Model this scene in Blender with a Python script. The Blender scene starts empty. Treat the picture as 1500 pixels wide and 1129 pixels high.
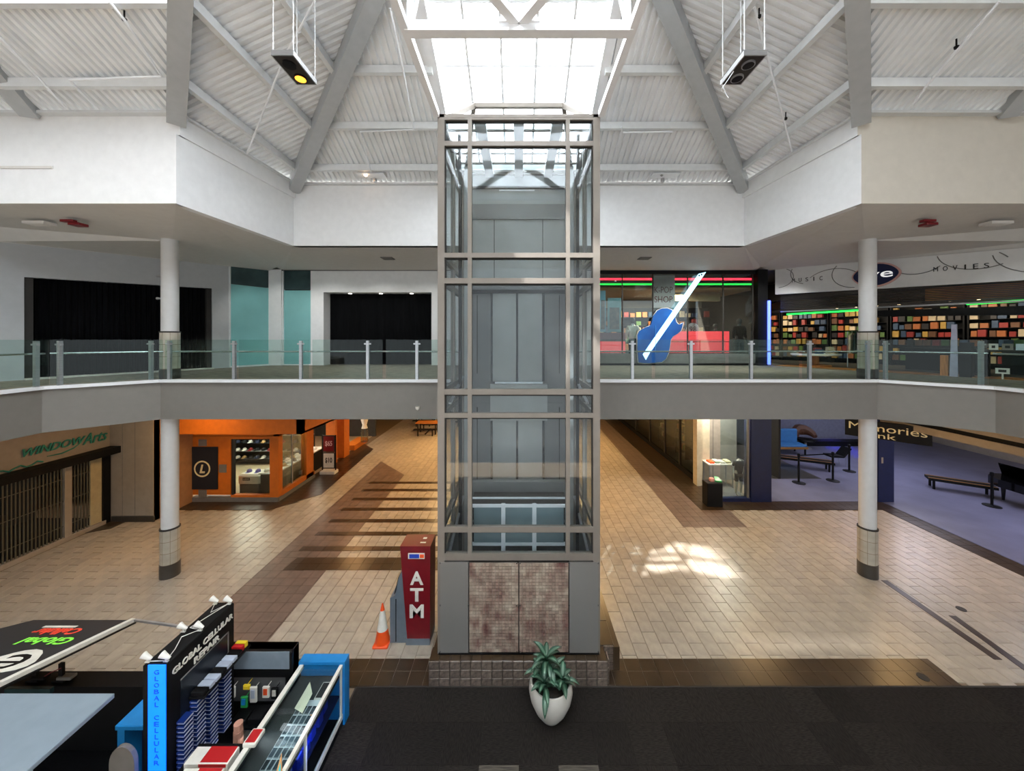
import bpy, math, random
from mathutils import Matrix, Vector
random.seed(7)
S = bpy.context.scene
COL = S.collection
# ------------------------------------------------------------------ camera, sky, sun, exposure
EYE, FPX, CX, CY = 6.45, 520.0, 760.0, 497.0     # eye height above the lower floor, focal length / horizon for a 1500x1129 frame
cam_d = bpy.data.cameras.new('camera'); cam = bpy.data.objects.new('camera', cam_d); COL.objects.link(cam)
cam.location = (0, 0, EYE); cam.rotation_euler = (math.pi/2, 0, 0)
cam_d.sensor_width = 36.0; cam_d.sensor_fit = 'HORIZONTAL'; cam_d.lens = 36.0*FPX/1500
cam_d.shift_x = (750-CX)/1500; cam_d.shift_y = (CY-564.5)/1500
cam_d.clip_start = .05; cam_d.clip_end = 300
S.camera = cam
S.view_settings.view_transform = 'Standard'; S.view_settings.look = 'None'
S.view_settings.gamma = 1.0; S.view_settings.use_curve_mapping = False
S.view_settings.exposure = .9
S.cycles.use_denoising = True
S.cycles.max_bounces = 10; S.cycles.diffuse_bounces = 5; S.cycles.glossy_bounces = 4
S.cycles.transmission_bounces = 8; S.cycles.transparent_max_bounces = 24
S.cycles.sample_clamp_indirect = 8.0
S.cycles.caustics_reflective = False; S.cycles.caustics_refractive = False
W = bpy.data.worlds.new('sky'); S.world = W; W.use_nodes = True
wb = W.node_tree.nodes['Background']; wb.inputs['Color'].default_value = (.88, .94, 1, 1); wb.inputs['Strength'].default_value = .72

def light(kind, loc, power, col=(1, 1, 1), size=.3, sy=None, tgt=None, spot=1.2):
    d = bpy.data.lights.new(kind.lower()+'_light', kind); o = bpy.data.objects.new(d.name, d); COL.objects.link(o)
    o.location = loc; d.energy = power; d.color = col
    if kind == 'AREA':
        d.size = size
        if sy: d.shape = 'RECTANGLE'; d.size_y = sy
    elif kind == 'SUN': d.angle = size
    else:
        d.shadow_soft_size = size
        if kind == 'SPOT': d.spot_size = spot; d.spot_blend = .6
    if tgt is not None: o.rotation_euler = (Vector(tgt)-Vector(loc)).to_track_quat('-Z', 'Y').to_euler()
    return o
sun = light('SUN', (-5, -5, 20), 36.0, (1, .975, .95), .018, tgt=(-5+.305, -5+.50, 19))

WARM, AMB, COOL = (1, .62, .26), (1, .6, .22), (.8, .9, 1)
# lamps set in the underside of the balcony and in the shops
for x, y, p in ((-11.2, 11.6, 40), (-8.3, 17, 130), (-4, 14, 70), (-4, 21, 190), (3, 14, 80), (3, 21, 170), (0, 27, 260), (11.8, 11.4, 40), (8, 12.2, 30)):
    light('AREA', (x, y, 4.2), p, WARM, 1.2, tgt=(x, y, 0))
light('AREA', (-11.2, 13.3, 2.95), 5, AMB, .5, 3.0, tgt=(-11.2, 14.1, 1.5))
# spots added under the soffit to brighten the balcony walls, no fixtures there
for x, y, p in ((-7.6, 12.4, 60), (-5.6, 12.4, 60), (-3.6, 12.4, 50), (-9.4, 12.4, 45), (4.6, 12.4, 160), (7.0, 12.4, 160), (9.4, 12.4, 160), (11.4, 9.6, 200)):
    light('SPOT', (x, y, 9.22), p, (1, .98, .95), .04, tgt=(x, y+1.5, 6.4), spot=1.9)

def lin(c):
    c = c/255.0
    return c/12.92 if c <= .04045 else ((c+.055)/1.055)**2.4
def rgb(t): return (lin(t[0]), lin(t[1]), lin(t[2]), 1)
MATS = {}
def mat(name, c=(128, 128, 128), rough=.6, metal=0.0, var=.06, scale=6.0, emit=0.0, ecol=None, rnd=0.0, spec=.5, bump=0.0, stretch=None, c2=None):
    """principled material whose colour is broken up by noise (var) and per piece (rnd)"""
    if name in MATS: return MATS[name]
    m = bpy.data.materials.new(name); m.use_nodes = True; MATS[name] = m
    nt = m.node_tree; N = nt.nodes; L = nt.links; b = N['Principled BSDF']
    b.inputs['Roughness'].default_value = rough; b.inputs['Metallic'].default_value = metal
    b.inputs['Specular IOR Level'].default_value = spec
    tc = N.new('ShaderNodeTexCoord'); mp = N.new('ShaderNodeMapping'); L.new(tc.outputs['Object'], mp.inputs['Vector'])
    if stretch: mp.inputs['Scale'].default_value = stretch
    nz = N.new('ShaderNodeTexNoise'); nz.inputs['Scale'].default_value = scale; nz.inputs['Detail'].default_value = 4
    L.new(mp.outputs['Vector'], nz.inputs['Vector'])
    r = N.new('ShaderNodeValToRGB'); L.new(nz.outputs['Fac'], r.inputs['Fac'])
    a = rgb(c); d = rgb(c2) if c2 else None
    r.color_ramp.elements[0].position = .3; r.color_ramp.elements[1].position = .7
    r.color_ramp.elements[0].color = d if d else tuple(max(0, v*(1-var*2)) for v in a[:3])+(1,)
    r.color_ramp.elements[1].color = a if d else tuple(min(1, v*(1+var)) for v in a[:3])+(1,)
    out = r.outputs['Color']
    if rnd:
        oi = N.new('ShaderNodeObjectInfo'); ge = N.new('ShaderNodeNewGeometry')
        ad = N.new('ShaderNodeMath'); ad.operation = 'ADD'; L.new(oi.outputs['Random'], ad.inputs[0]); L.new(ge.outputs['Random Per Island'], ad.inputs[1])
        fr = N.new('ShaderNodeMath'); fr.operation = 'FRACT'; L.new(ad.outputs[0], fr.inputs[0])
        mr = N.new('ShaderNodeMapRange'); mr.inputs['To Min'].default_value = 1-rnd; mr.inputs['To Max'].default_value = 1+rnd
        L.new(fr.outputs[0], mr.inputs['Value'])
        hs = N.new('ShaderNodeHueSaturation'); L.new(out, hs.inputs['Color']); L.new(mr.outputs['Result'], hs.inputs['Value']); out = hs.outputs['Color']
    L.new(out, b.inputs['Base Color'])
    if bump:
        bp = N.new('ShaderNodeBump'); bp.inputs['Strength'].default_value = bump; bp.inputs['Distance'].default_value = .01
        L.new(nz.outputs['Fac'], bp.inputs['Height']); L.new(bp.outputs['Normal'], b.inputs['Normal'])
    if emit:
        b.inputs['Emission Color'].default_value = rgb(ecol or c); b.inputs['Emission Strength'].default_value = emit
    return m
def glass(name, tint=(230, 240, 242), refl=.12, rough=.02, dirt=0.0):
    """architectural sheet glass: clear, tinted, mirrors more at grazing angles"""
    m = bpy.data.materials.new(name); m.use_nodes = True; nt = m.node_tree; N = nt.nodes; L = nt.links; N.remove(N['Principled BSDF'])
    t = N.new('ShaderNodeBsdfTransparent'); t.inputs['Color'].default_value = rgb(tint)
    g = N.new('ShaderNodeBsdfGlossy'); g.inputs['Roughness'].default_value = rough
    lw = N.new('ShaderNodeLayerWeight'); lw.inputs['Blend'].default_value = .25
    mr = N.new('ShaderNodeMapRange'); mr.inputs['To Min'].default_value = refl*.5; mr.inputs['To Max'].default_value = min(1, refl*4)
    L.new(lw.outputs['Fresnel'], mr.inputs['Value'])
    x = N.new('ShaderNodeMixShader'); L.new(mr.outputs['Result'], x.inputs[0]); L.new(t.outputs[0], x.inputs[1]); L.new(g.outputs[0], x.inputs[2])
    o = N['Material Output']
    if dirt:
        df = N.new('ShaderNodeBsdfDiffuse'); df.inputs['Color'].default_value = (.5, .54, .55, 1)
        y = N.new('ShaderNodeMixShader'); y.inputs[0].default_value = dirt
        L.new(x.outputs[0], y.inputs[1]); L.new(df.outputs[0], y.inputs[2]); L.new(y.outputs[0], o.inputs[0])
    else: L.new(x.outputs[0], o.inputs[0])
    MATS[name] = m; return m
def frosted(name, tint=(240, 246, 252)):
    m = bpy.data.materials.new(name); m.use_nodes = True; nt = m.node_tree; N = nt.nodes; L = nt.links; N.remove(N['Principled BSDF'])
    t = N.new('ShaderNodeBsdfTranslucent'); t.inputs['Color'].default_value = rgb(tint)
    tr = N.new('ShaderNodeBsdfTransparent'); x = N.new('ShaderNodeMixShader'); x.inputs[0].default_value = 0.0
    L.new(t.outputs[0], x.inputs[1]); L.new(tr.outputs[0], x.inputs[2]); L.new(x.outputs[0], N['Material Output'].inputs[0])
    MATS[name] = m; return m

# ------------------------------------------------------------------ mesh helpers
def at(px, py, Y): return Vector(((px-CX)/FPX*Y, Y, EYE+(CY-py)/FPX*Y))
def fl(px, py, z=0.0):
    Y = (EYE-z)*FPX/(py-CY); return ((px-CX)/FPX*Y, Y)
def zat(py, Y): return EYE+(CY-py)/FPX*Y
def wloc(o):
    v = Vector((0, 0, 0))
    while o is not None: v += o.location; o = o.parent
    return v
class MB:
    def __init__(s): s.v = []; s.f = []; s.mi = []; s.cur = 0
    def add(s, vs, fs):
        n = len(s.v); s.v += [tuple(q) for q in vs]; s.f += [tuple(i+n for i in f) for f in fs]; s.mi += [s.cur]*len(fs); return s
    def box(s, x0, x1, y0, y1, z0, z1):
        if x0 > x1: x0, x1 = x1, x0
        if y0 > y1: y0, y1 = y1, y0
        if z0 > z1: z0, z1 = z1, z0
        return s.add([(x0, y0, z0), (x1, y0, z0), (x1, y1, z0), (x0, y1, z0), (x0, y0, z1), (x1, y0, z1), (x1, y1, z1), (x0, y1, z1)],
                     [(3, 2, 1, 0), (4, 5, 6, 7), (0, 1, 5, 4), (1, 2, 6, 5), (2, 3, 7, 6), (3, 0, 4, 7)])
    def bbox(s, x0, x1, y0, y1, z0, z1, b=.01):
        """box with chamfered top and vertical edges"""
        P = [(x0+b, y0), (x1-b, y0), (x1, y0+b), (x1, y1-b), (x1-b, y1), (x0+b, y1), (x0, y1-b), (x0, y0+b)]
        cx, cy = (x0+x1)/2, (y0+y1)/2
        Q = [(cx+(x-cx)*(1-2*b/(x1-x0)), cy+(y-cy)*(1-2*b/(y1-y0))) for x, y in P]
        n = 8; vs = [(x, y, z0) for x, y in P]+[(x, y, z1-b) for x, y in P]+[(x, y, z1) for x, y in Q]
        fs = [tuple(range(n-1, -1, -1)), tuple(range(2*n, 3*n))]
        for k in (0, n):
            fs += [(k+i, k+(i+1) % n, k+n+(i+1) % n, k+n+i) for i in range(n)]
        return s.add(vs, fs)
    def bar(s, p, q, w, h, up=(0, 0, 1)):
        p = Vector(p); q = Vector(q); d = (q-p).normalized(); u = Vector(up)
        a = d.cross(u)
        if a.length < 1e-4: a = d.cross(Vector((1, 0, 0)))
        a.normalize(); b = a.cross(d).normalized(); a *= w/2; b *= h/2
        vs = [p-a-b, p+a-b, p+a+b, p-a+b, q-a-b, q+a-b, q+a+b, q-a+b]
        return s.add(vs, [(0, 1, 2, 3), (7, 6, 5, 4), (1, 0, 4, 5), (2, 1, 5, 6), (3, 2, 6, 7), (0, 3, 7, 4)])
    def tube(s, pts, r, n=8, cap=True):
        pts = [Vector(p) for p in pts]; rs = r if isinstance(r, (list, tuple)) else [r]*len(pts); k0 = len(s.v); fs = []; vs = []; pa = None
        for i, p in enumerate(pts):
            d = (pts[min(i+1, len(pts)-1)]-pts[max(i-1, 0)]).normalized()
            if pa is None:
                a = d.cross(Vector((0, 0, 1)))
                if a.length < 1e-3: a = d.cross(Vector((1, 0, 0)))
            else: a = pa-d*pa.dot(d)
            a.normalize(); pa = a; b = d.cross(a)
            vs += [p+(a*math.cos(2*math.pi*j/n)+b*math.sin(2*math.pi*j/n))*rs[i] for j in range(n)]
        for i in range(len(pts)-1):
            fs += [(i*n+j, i*n+(j+1) % n, (i+1)*n+(j+1) % n, (i+1)*n+j) for j in range(n)]
        if cap: fs += [tuple(range(n-1, -1, -1)), tuple(range((len(pts)-1)*n, len(pts)*n))]
        return s.add(vs, fs)
    def lathe(s, c, prof, n=24, sx=1, sy=1):
        """prof: (radius, z) from bottom to top"""
        vs = []; fs = []
        for r, z in prof: vs += [(c[0]+r*sx*math.cos(2*math.pi*j/n), c[1]+r*sy*math.sin(2*math.pi*j/n), c[2]+z) for j in range(n)]
        for i in range(len(prof)-1): fs += [(i*n+j, i*n+(j+1) % n, (i+1)*n+(j+1) % n, (i+1)*n+j) for j in range(n)]
        if prof[0][0] > 1e-4: fs.append(tuple(range(n-1, -1, -1)))
        if prof[-1][0] > 1e-4: fs.append(tuple(range((len(prof)-1)*n, len(prof)*n)))
        return s.add(vs, fs)
    def prism(s, pts, off):
        """planar outline pts swept by off"""
        n = len(pts); off = Vector(off); a = [Vector(p) for p in pts]
        nr = Vector((0, 0, 0))
        for i in range(n): nr += a[i].cross(a[(i+1) % n])
        vs = a+[p+off for p in a]
        fs = [tuple(range(n-1, -1, -1)), tuple(range(n, 2*n))]+[(i, (i+1) % n, (i+1) % n+n, i+n) for i in range(n)]
        if nr.dot(off) < 0: fs = [tuple(reversed(f)) for f in fs]
        return s.add(vs, fs)
    def quad(s, *p): return s.add(p, [tuple(range(len(p)))])
    def build(s, name, m, parent=None, smooth=False, origin=None, shear=None):
        me = bpy.data.meshes.new(name)
        if parent is not None: o = wloc(parent)
        elif origin is not None: o = Vector(origin)
        else:
            xs, ys, zs = zip(*s.v); o = Vector(((min(xs)+max(xs))/2, (min(ys)+max(ys))/2, min(zs)))
        me.from_pydata([(x-o.x, y-o.y, z-o.z) for x, y, z in s.v], [], s.f)
        for mm in (m if isinstance(m, (list, tuple)) else [m]): me.materials.append(mm)
        if any(s.mi): me.polygons.foreach_set('material_index', s.mi)
        if smooth:
            me.polygons.foreach_set('use_smooth', [True]*len(me.polygons))
        me.update()
        ob = bpy.data.objects.new(name, me); COL.objects.link(ob)
        if parent is not None: ob.parent = parent
        else: ob.location = o
        if smooth:
            ms = ob.modifiers.new('edges', 'EDGE_SPLIT'); ms.split_angle = math.radians(40)
        return ob
def tag(o, label, cat, group=None):
    o['label'] = label; o['category'] = cat
    if group: o['group'] = group
    return o
def thing(name, label, cat, loc, group=None, rz=0):
    o = bpy.data.objects.new(name, None); COL.objects.link(o); o.location = loc; o.rotation_euler.z = rz; o.empty_display_size = .1
    return tag(o, label, cat, group)
def struct(o): o['kind'] = 'structure'; return o
def sroot(name, loc=(0, 0, 0)):
    o = bpy.data.objects.new(name, None); COL.objects.link(o); o.location = loc; return struct(o)
def dup(root, loc=None, label=None, group=None, rz=None):
    r = root.copy(); COL.objects.link(r)
    if loc is not None: r.location = loc
    if rz is not None: r.rotation_euler.z = rz
    if label: r['label'] = label
    if group: r['group'] = group
    for ch in list(root.children):
        c = ch.copy(); COL.objects.link(c); c.parent = r
        for g in ch.children:
            d = g.copy(); COL.objects.link(d); d.parent = c
    return r
def clip(poly, region):
    """2-D clip of poly by a convex counter-clockwise region"""
    out = list(poly)
    for i in range(len(region)):
        a = region[i]; b = region[(i+1) % len(region)]; inp = out; out = []
        if not inp: return []
        def sd(p): return (b[0]-a[0])*(p[1]-a[1])-(b[1]-a[1])*(p[0]-a[0])
        for k in range(len(inp)):
            p = inp[k]; q = inp[(k+1) % len(inp)]; sp, sq = sd(p), sd(q)
            if sp >= 0: out.append(p)
            if (sp > 0 and sq < 0) or (sp < 0 and sq > 0):
                t = sp/(sp-sq); out.append((p[0]+(q[0]-p[0])*t, p[1]+(q[1]-p[1])*t))
    return out
def ccw(p):
    a = sum(p[i][0]*p[(i+1) % len(p)][1]-p[(i+1) % len(p)][0]*p[i][1] for i in range(len(p)))
    return p if a > 0 else p[::-1]
def inside(p, poly):
    return all((poly[(i+1) % len(poly)][0]-poly[i][0])*(p[1]-poly[i][1])-(poly[(i+1) % len(poly)][1]-poly[i][1])*(p[0]-poly[i][0]) >= 0 for i in range(len(poly)))
def text(name, s, m, c, right, up, w, h, parent=None, depth=.01, shear=0.0, spacing=1.0, bold=0.0):
    """lettering centred at c, right/up unit vectors, fitted to w x h"""
    cu = bpy.data.curves.new('t', 'FONT'); cu.body = s; cu.align_x = 'CENTER'; cu.align_y = 'CENTER'; cu.extrude = .05; cu.shear = shear
    cu.space_character = spacing; cu.offset = bold; cu.resolution_u = 3
    t = bpy.data.objects.new('t', cu); COL.objects.link(t); bpy.context.view_layer.update()
    me = bpy.data.meshes.new_from_object(t.evaluated_get(bpy.context.evaluated_depsgraph_get()))
    vs = [v.co.copy() for v in me.vertices]; fs = [tuple(p.vertices) for p in me.polygons]
    bpy.data.objects.remove(t); bpy.data.curves.remove(cu); bpy.data.meshes.remove(me)
    xs = [v.x for v in vs]; ys = [v.y for v in vs]; kx = w/(max(xs)-min(xs)); ky = h/(max(ys)-min(ys)); x0 = (max(xs)+min(xs))/2; y0 = (max(ys)+min(ys))/2
    R = Vector(right).normalized(); U = Vector(up).normalized(); Nn = R.cross(U); c = Vector(c)
    mb = MB(); mb.add([c+R*(v.x-x0)*kx+U*(v.y-y0)*ky+Nn*((v.z/.05+1)*depth/2) for v in vs], fs)
    return mb.build(name, m, parent)

def ordn(n): return {1: 'first', 2: 'second', 3: 'third', 4: 'fourth', 5: 'fifth', 6: 'sixth', 7: 'seventh', 8: 'eighth', 9: 'ninth', 10: 'tenth'}.get(n, '%d%s' % (n, {1: 'st', 2: 'nd', 3: 'rd'}.get(n % 10 if n % 100 not in (11, 12, 13) else 0, 'th')))
# ------------------------------------------------------------------ materials
M_white = mat('white_paint', (224, 225, 225), .7, var=.02)
M_warmlit = mat('warm_lit_white_paint', (196, 190, 178), .7, var=.02)  # right wing's warmer, dimmer lighting put into its wall colour
M_greywhite = mat('grey_white_paint', (172, 174, 175), .7, var=.02)
M_grayfascia = mat('taupe_paint', (120, 116, 109), .7, var=.02)
M_soffit = mat('grey_soffit_paint', (206, 203, 198), .8, var=.02)
M_deck = mat('galvanised_deck', (234, 237, 239), .55, .15, var=.04, scale=2)
M_steel = mat('grey_painted_steel', (212, 215, 216), .5, var=.03)
M_beam = mat('grey_beam_paint', (172, 176, 178), .5, var=.03)
M_whsteel = mat('white_painted_steel', (228, 231, 234), .45, var=.02)
M_frame = mat('bronze_grey_frame', (122, 115, 106), .45, .2, var=.03)
M_framedk = mat('dark_reveal', (50, 47, 44), .6, var=.05, spec=.25)
M_alu = mat('brushed_aluminium', (176, 178, 180), .32, .75, var=.06, scale=3, stretch=(1, 1, 20))
M_chrome = mat('stainless_steel', (205, 208, 208), .22, .9, var=.03)
M_black = mat('black_paint', (13, 13, 14), .55, var=.15, spec=.18)
M_blackgl = mat('gloss_black', (9, 9, 10), .12, var=.1)
M_blackcloth = mat('black_cloth', (11, 12, 14), .95, var=.3, scale=3, stretch=(12, 12, .5), spec=.1)
M_tile = mat('beige_floor_tile', (166, 155, 139), .34, var=.09, scale=5, rnd=.09, spec=.55)
M_grout = mat('floor_grout', (128, 112, 92), .8)
M_brown = mat('brown_floor_tile', (112, 95, 84), .3, var=.1, scale=5, rnd=.08)
M_dkbrown = mat('dark_brown_floor_tile', (56, 42, 27), .28, var=.12, scale=4, rnd=.07)
M_carpet = mat('charcoal_carpet_tile', (37, 33, 30), .95, var=.35, scale=14, rnd=.22, spec=.15, stretch=(1, 6, 1), bump=.3)
M_upcarpet = mat('grey_brown_carpet', (158, 146, 128), .95, var=.4, scale=5, spec=.1, c2=(92, 90, 84), stretch=(.7, 5, 1))
M_coltile = mat('stone_column_tile', (176, 168, 152), .4, var=.06, rnd=.05)
M_colbase = mat('dark_base_tile', (62, 58, 52), .4, var=.08)
M_plinth = mat('mottled_stone_tile', (104, 92, 82), .35, var=.35, scale=14, rnd=.18)
M_glass = glass('shop_glass', (228, 240, 240), .14)
M_elglass = glass('lift_glass', (238, 242, 243), .045, dirt=.02)
M_railglass = glass('balustrade_glass', (236, 246, 243), .035)
M_cglass = glass('counter_glass', (240, 246, 246), .03)
M_frost = frosted('frosted_glazing')
M_sky = glass('clear_glazing', (128, 130, 132), .08)
M_teal = mat('teal_frosted_glass', (126, 184, 184), .18, var=.04, scale=1.5, spec=.6)
M_tealdk = mat('dark_teal_glass', (52, 74, 76), .12, var=.15, scale=2, spec=.6)
M_orange = mat('orange_wall_paint', (196, 104, 20), .55, var=.05)
M_greystripe = mat('grey_strip', (110, 108, 104), .6)
M_navy = mat('navy_panel', (12, 22, 62), .4, var=.08)
M_banner = mat('black_banner', (14, 17, 28), .8)
M_offwhite = mat('off_white', (216, 212, 200), .6)
M_taupe = mat('taupe_wall', (150, 138, 122), .75, var=.04)
M_red = mat('red_paint', (176, 22, 26), .4, var=.05)
M_dkred = mat('maroon_panel', (112, 14, 24), .35, var=.05)
M_blue = mat('bright_blue_panel', (24, 124, 190), .4, var=.05)
M_greenpl = mat('green_plastic', (40, 150, 70), .4)
M_yellow = mat('yellow_plastic', (226, 196, 40), .45)
M_orangepl = mat('orange_plastic', (236, 82, 22), .4, var=.05)
M_bluefloor = mat('grey_blue_polished_floor', (104, 104, 124), .3, var=.12, scale=1.2, spec=.6)
M_wood = mat('honey_wood', (188, 118, 50), .45, var=.15, scale=4, stretch=(1, 8, 1))
M_brownlea = mat('brown_leather', (86, 54, 34), .45, var=.12)
M_skin = mat('mannequin_white', (206, 198, 188), .45)
M_hair = mat('black_hair', (14, 12, 12), .6)
M_greymetal = mat('blue_grey_metal', (112, 124, 134), .42, .3, var=.04)
# ================================================================== SETTING
# ---- lower floor: staggered beige tiles, dark bands, carpet tiles
floor = sroot('floor')
fb = MB(); fb.box(-27, 27, -5, 36, -.3, -.012); fb.build('floor_bed', M_grout, floor)
DZ = 5.383                                              # balcony floor level
strips_y = [15.97, 15.18, 14.33, 13.47, 12.61, 11.77, 10.93]
BANDS = {
 'brown': [[(-7.2, 6.9), (-5.35, 6.9), (-5.45, 16.9), (-7.3, 18.8)],
           [(5.65, 12.2), (7.85, 12.2), (7.95, 13.42), (5.7, 13.42)], [(5.7, 13.42), (6.9, 13.42), (6.9, 31), (5.95, 31)]],
 'dark': [[(-7.2, 6.58), (8.25, 6.58), (8.25, 7.17), (-7.2, 7.17)],
          [(-6.6, 9.92), (2, 9.92), (2, 10.5), (-6.55, 10.5)]] +
         [[(-6.72, y-.1), (2, y-.1), (2, y+.13), (-6.72, y+.13)] for y in strips_y] +
         [[(-13.6, 13.42), (-9.47, 13.42), (-8.7, 14.1), (-13.6, 14.1)], [(-9.47, 13.42), (-8.21, 14.78), (-9.5, 16.4), (-9.55, 14.1)],
          [(-8.21, 14.78), (-8.55, 20.9), (-10.4, 22.7), (-9.5, 14.78)],
          [(6.9, 13.42), (13.75, 13.42), (14.4, 14.1), (6.9, 14.1)], [(6.9, 14.1), (8.0, 14.1), (8.0, 31), (6.9, 31)],
          [(13.65, -2), (14.4, -2), (14.4, 14.1), (13.75, 13.42)], [(-14.6, -2), (-13.9, -2), (-13.9, 12.1), (-13.0, 12.6), (-14.6, 12.6)]],
}
ALLB = [ccw(p) for k in BANDS for p in BANDS[k]]
carpet_rect = (-3.0, 14.0, 2.0, 6.57)
TW, TL = .3, .58
rows = []
ix0 = -48
for i in range(ix0, 48):
    x = i*TW
    for j in range(6, 54):
        y = j*TL+(TL/2 if i % 2 else 0)
        cx, cy = x+TW/2, y+TL/2
        if cy < 5 or cy > 31: continue
        if cy > 13.6 and not (-9.2 < cx < 7.6): continue
        if -3.2 < cx and cy < 6.5: continue
        if any(inside((cx+dx, cy+dy), b) for b in ALLB for dx, dy in ((0, 0),)) and any(all(inside((cx+dx*TW/2, cy+dy*TL/2), b) for dx in (-1, 1) for dy in (-1, 1)) for b in ALLB): continue
        rows.append((cx, cy))
def vis(c):
    px = CX+c[0]/c[1]*FPX; py = CY+EYE/c[1]*FPX
    return -20 < px < 1520 and py < 1010 and not (630 < px < 895 and py > 830) and not (px < 345 and py > 905) and not (px < 505 and py > 950) and py > 620 and not any(inside(c, b) for b in ALLB)
order = sorted([c for c in rows if vis(c)], key=lambda c: c[1])
near = set(order[:300])
g = .004
def tile_mb(mb, x0, x1, y0, y1, z=0.0):
    b = .006
    mb.add([(x0, y0, z-.012), (x1, y0, z-.012), (x1, y1, z-.012), (x0, y1, z-.012), (x0+b, y0+b, z), (x1-b, y0+b, z), (x1-b, y1-b, z), (x0+b, y1-b, z)],
           [(4, 5, 6, 7), (0, 1, 5, 4), (1, 2, 6, 5), (2, 3, 7, 6), (3, 0, 4, 7)])
proto = MB(); tile_mb(proto, -TW/2+g, TW/2-g, -TL/2+g, TL/2-g)
pt = None; far_mb = MB()
for c in rows:
    if c in near:
        if pt is None: pt = proto.build('floor_tile', M_tile, floor); o = pt
        else: o = pt.copy(); COL.objects.link(o)
        o.location = (c[0], c[1], random.uniform(-.0006, .0006))
    else: tile_mb(far_mb, c[0]-TW/2+g, c[0]+TW/2-g, c[1]-TL/2+g, c[1]+TL/2-g)
fo = far_mb.build('floor_tile_field', M_tile, floor); fo['kind'] = 'stuff'
def band(polys, m, name, size, z):
    mb = MB()
    for k, p in enumerate(polys):
        p = ccw(p); xs = [q[0] for q in p]; ys = [q[1] for q in p]; zz = z+.0005*k
        a = math.floor(min(xs)/size)
        while a*size < max(xs):
            b = math.floor(min(ys)/size)
            while b*size < max(ys):
                r = [(a*size+g, b*size+g), ((a+1)*size-g, b*size+g), ((a+1)*size-g, (b+1)*size-g), (a*size+g, (b+1)*size-g)]
                c = clip(r, p)
                if len(c) > 2: mb.prism([(x, y, zz-.012) for x, y in c], (0, 0, .012))
                b += 1
            a += 1
    mb.build(name, m, floor)['kind'] = 'stuff'
band(BANDS['brown'], M_brown, 'brown_border_tiles', .3, .002)
band(BANDS['dark'], M_dkbrown, 'dark_border_tiles', .3, .005)
# carpet tiles
cm = MB(); cm.box(-.2992, .2992, -.2992, .2992, 0, .008)
M_carpetstripe = mat('striped_carpet_tile', (104, 98, 88), .95, var=.6, scale=9, stretch=(12, .4, 1), spec=.1, c2=(34, 31, 28))
cp = cs = None
k = 0
for i in range(28):
    for j in range(4):
        x = carpet_rect[0]+.3+i*.6; y = 6.57-.3-j*.6
        st = (j == 2 and i in (4, 6))
        if st:
            if cs is None: o = cs = cm.build('striped_carpet_tile', M_carpetstripe, floor)
            else: o = cs.copy(); COL.objects.link(o)
        elif cp is None: o = cp = cm.build('carpet_tile', M_carpet, floor)
        else: o = cp.copy(); COL.objects.link(o)
        o.location = (x, y, .004); o.rotation_euler.z = 0 if (i+j) % 2 else math.pi/2
mb = MB(); mb.box(-3.02, 14.0, 4.0, 6.58, -.01, .004); mb.build('carpet_backing', M_black, floor)
mb = MB(); mb.box(-3.02, 14, -3, 4.17, -.01, .01); mb.build('near_carpet', M_carpet, floor)
mb = MB(); mb.box(-3.03, -3.0, 2, 6.6, 0, .016); mb.box(-3.03, 14, 6.57, 6.6, 0, .016); mb.build('carpet_edge_strip', M_framedk, floor)
for px, py in ((1408, 892), (1352, 992)):
    x, y = fl(px, py); mb = MB(); mb.lathe((x, y, .0), [(.09, 0), (.09, .012), (.0, .013)], 12); mb.build('floor_box_cover', M_framedk, floor)
# thin dark expansion strips at right
mb = MB(); a = fl(1295, 850); b = fl(1462, 966)
mb.bar((a[0], a[1], .003), (b[0], b[1], .003), .16, .012); a = fl(1395, 902); b = fl(1510, 985); mb.bar((a[0], a[1], .003), (b[0], b[1], .003), .15, .012)
mb.build('floor_strip', M_dkbrown, floor)

# ---- balcony slab ring with fascia, carpet and white edge
bal = sroot('balcony_floor')
edge = [(-10.75, -3), (-10.75, 7.3), (-10.8, 8.04), (-9.49, 9.4), (9.49, 9.4), (10.8, 8.04), (10.75, 7.3), (10.75, -3)]
outer = [(-26, -3), (-26, 7.3), (-26, 9), (-26, 31.6), (26, 31.6), (26, 9), (26, 7.3), (26, -3)]
ZB = zat(614, 9.4)
mb = MB()
for i in range(7):
    a, b, c, d = edge[i], edge[i+1], outer[i+1], outer[i]
    mb.quad((a[0], a[1], DZ), (b[0], b[1], DZ), (c[0], c[1], DZ), (d[0], d[1], DZ))
mb.build('carpet_surface', M_upcarpet, bal)
mb = MB(); mc = MB(); mw = MB()
for i in range(7):
    a, b, c, d = edge[i], edge[i+1], outer[i+1], outer[i]
    mb.quad((a[0], a[1], ZB), (b[0], b[1], ZB), (b[0], b[1], DZ-.06), (a[0], a[1], DZ-.06))
    mc.quad((a[0], a[1], ZB), (d[0], d[1], ZB), (c[0], c[1], ZB), (b[0], b[1], ZB))
    mw.bar((a[0], a[1], DZ-.03), (b[0], b[1], DZ-.03), .16, .072)
mb.build('fascia_panel', M_grayfascia, bal); mc.build('slab_underside', M_soffit, bal); mw.build('white_edge_curb', M_white, bal)

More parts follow.
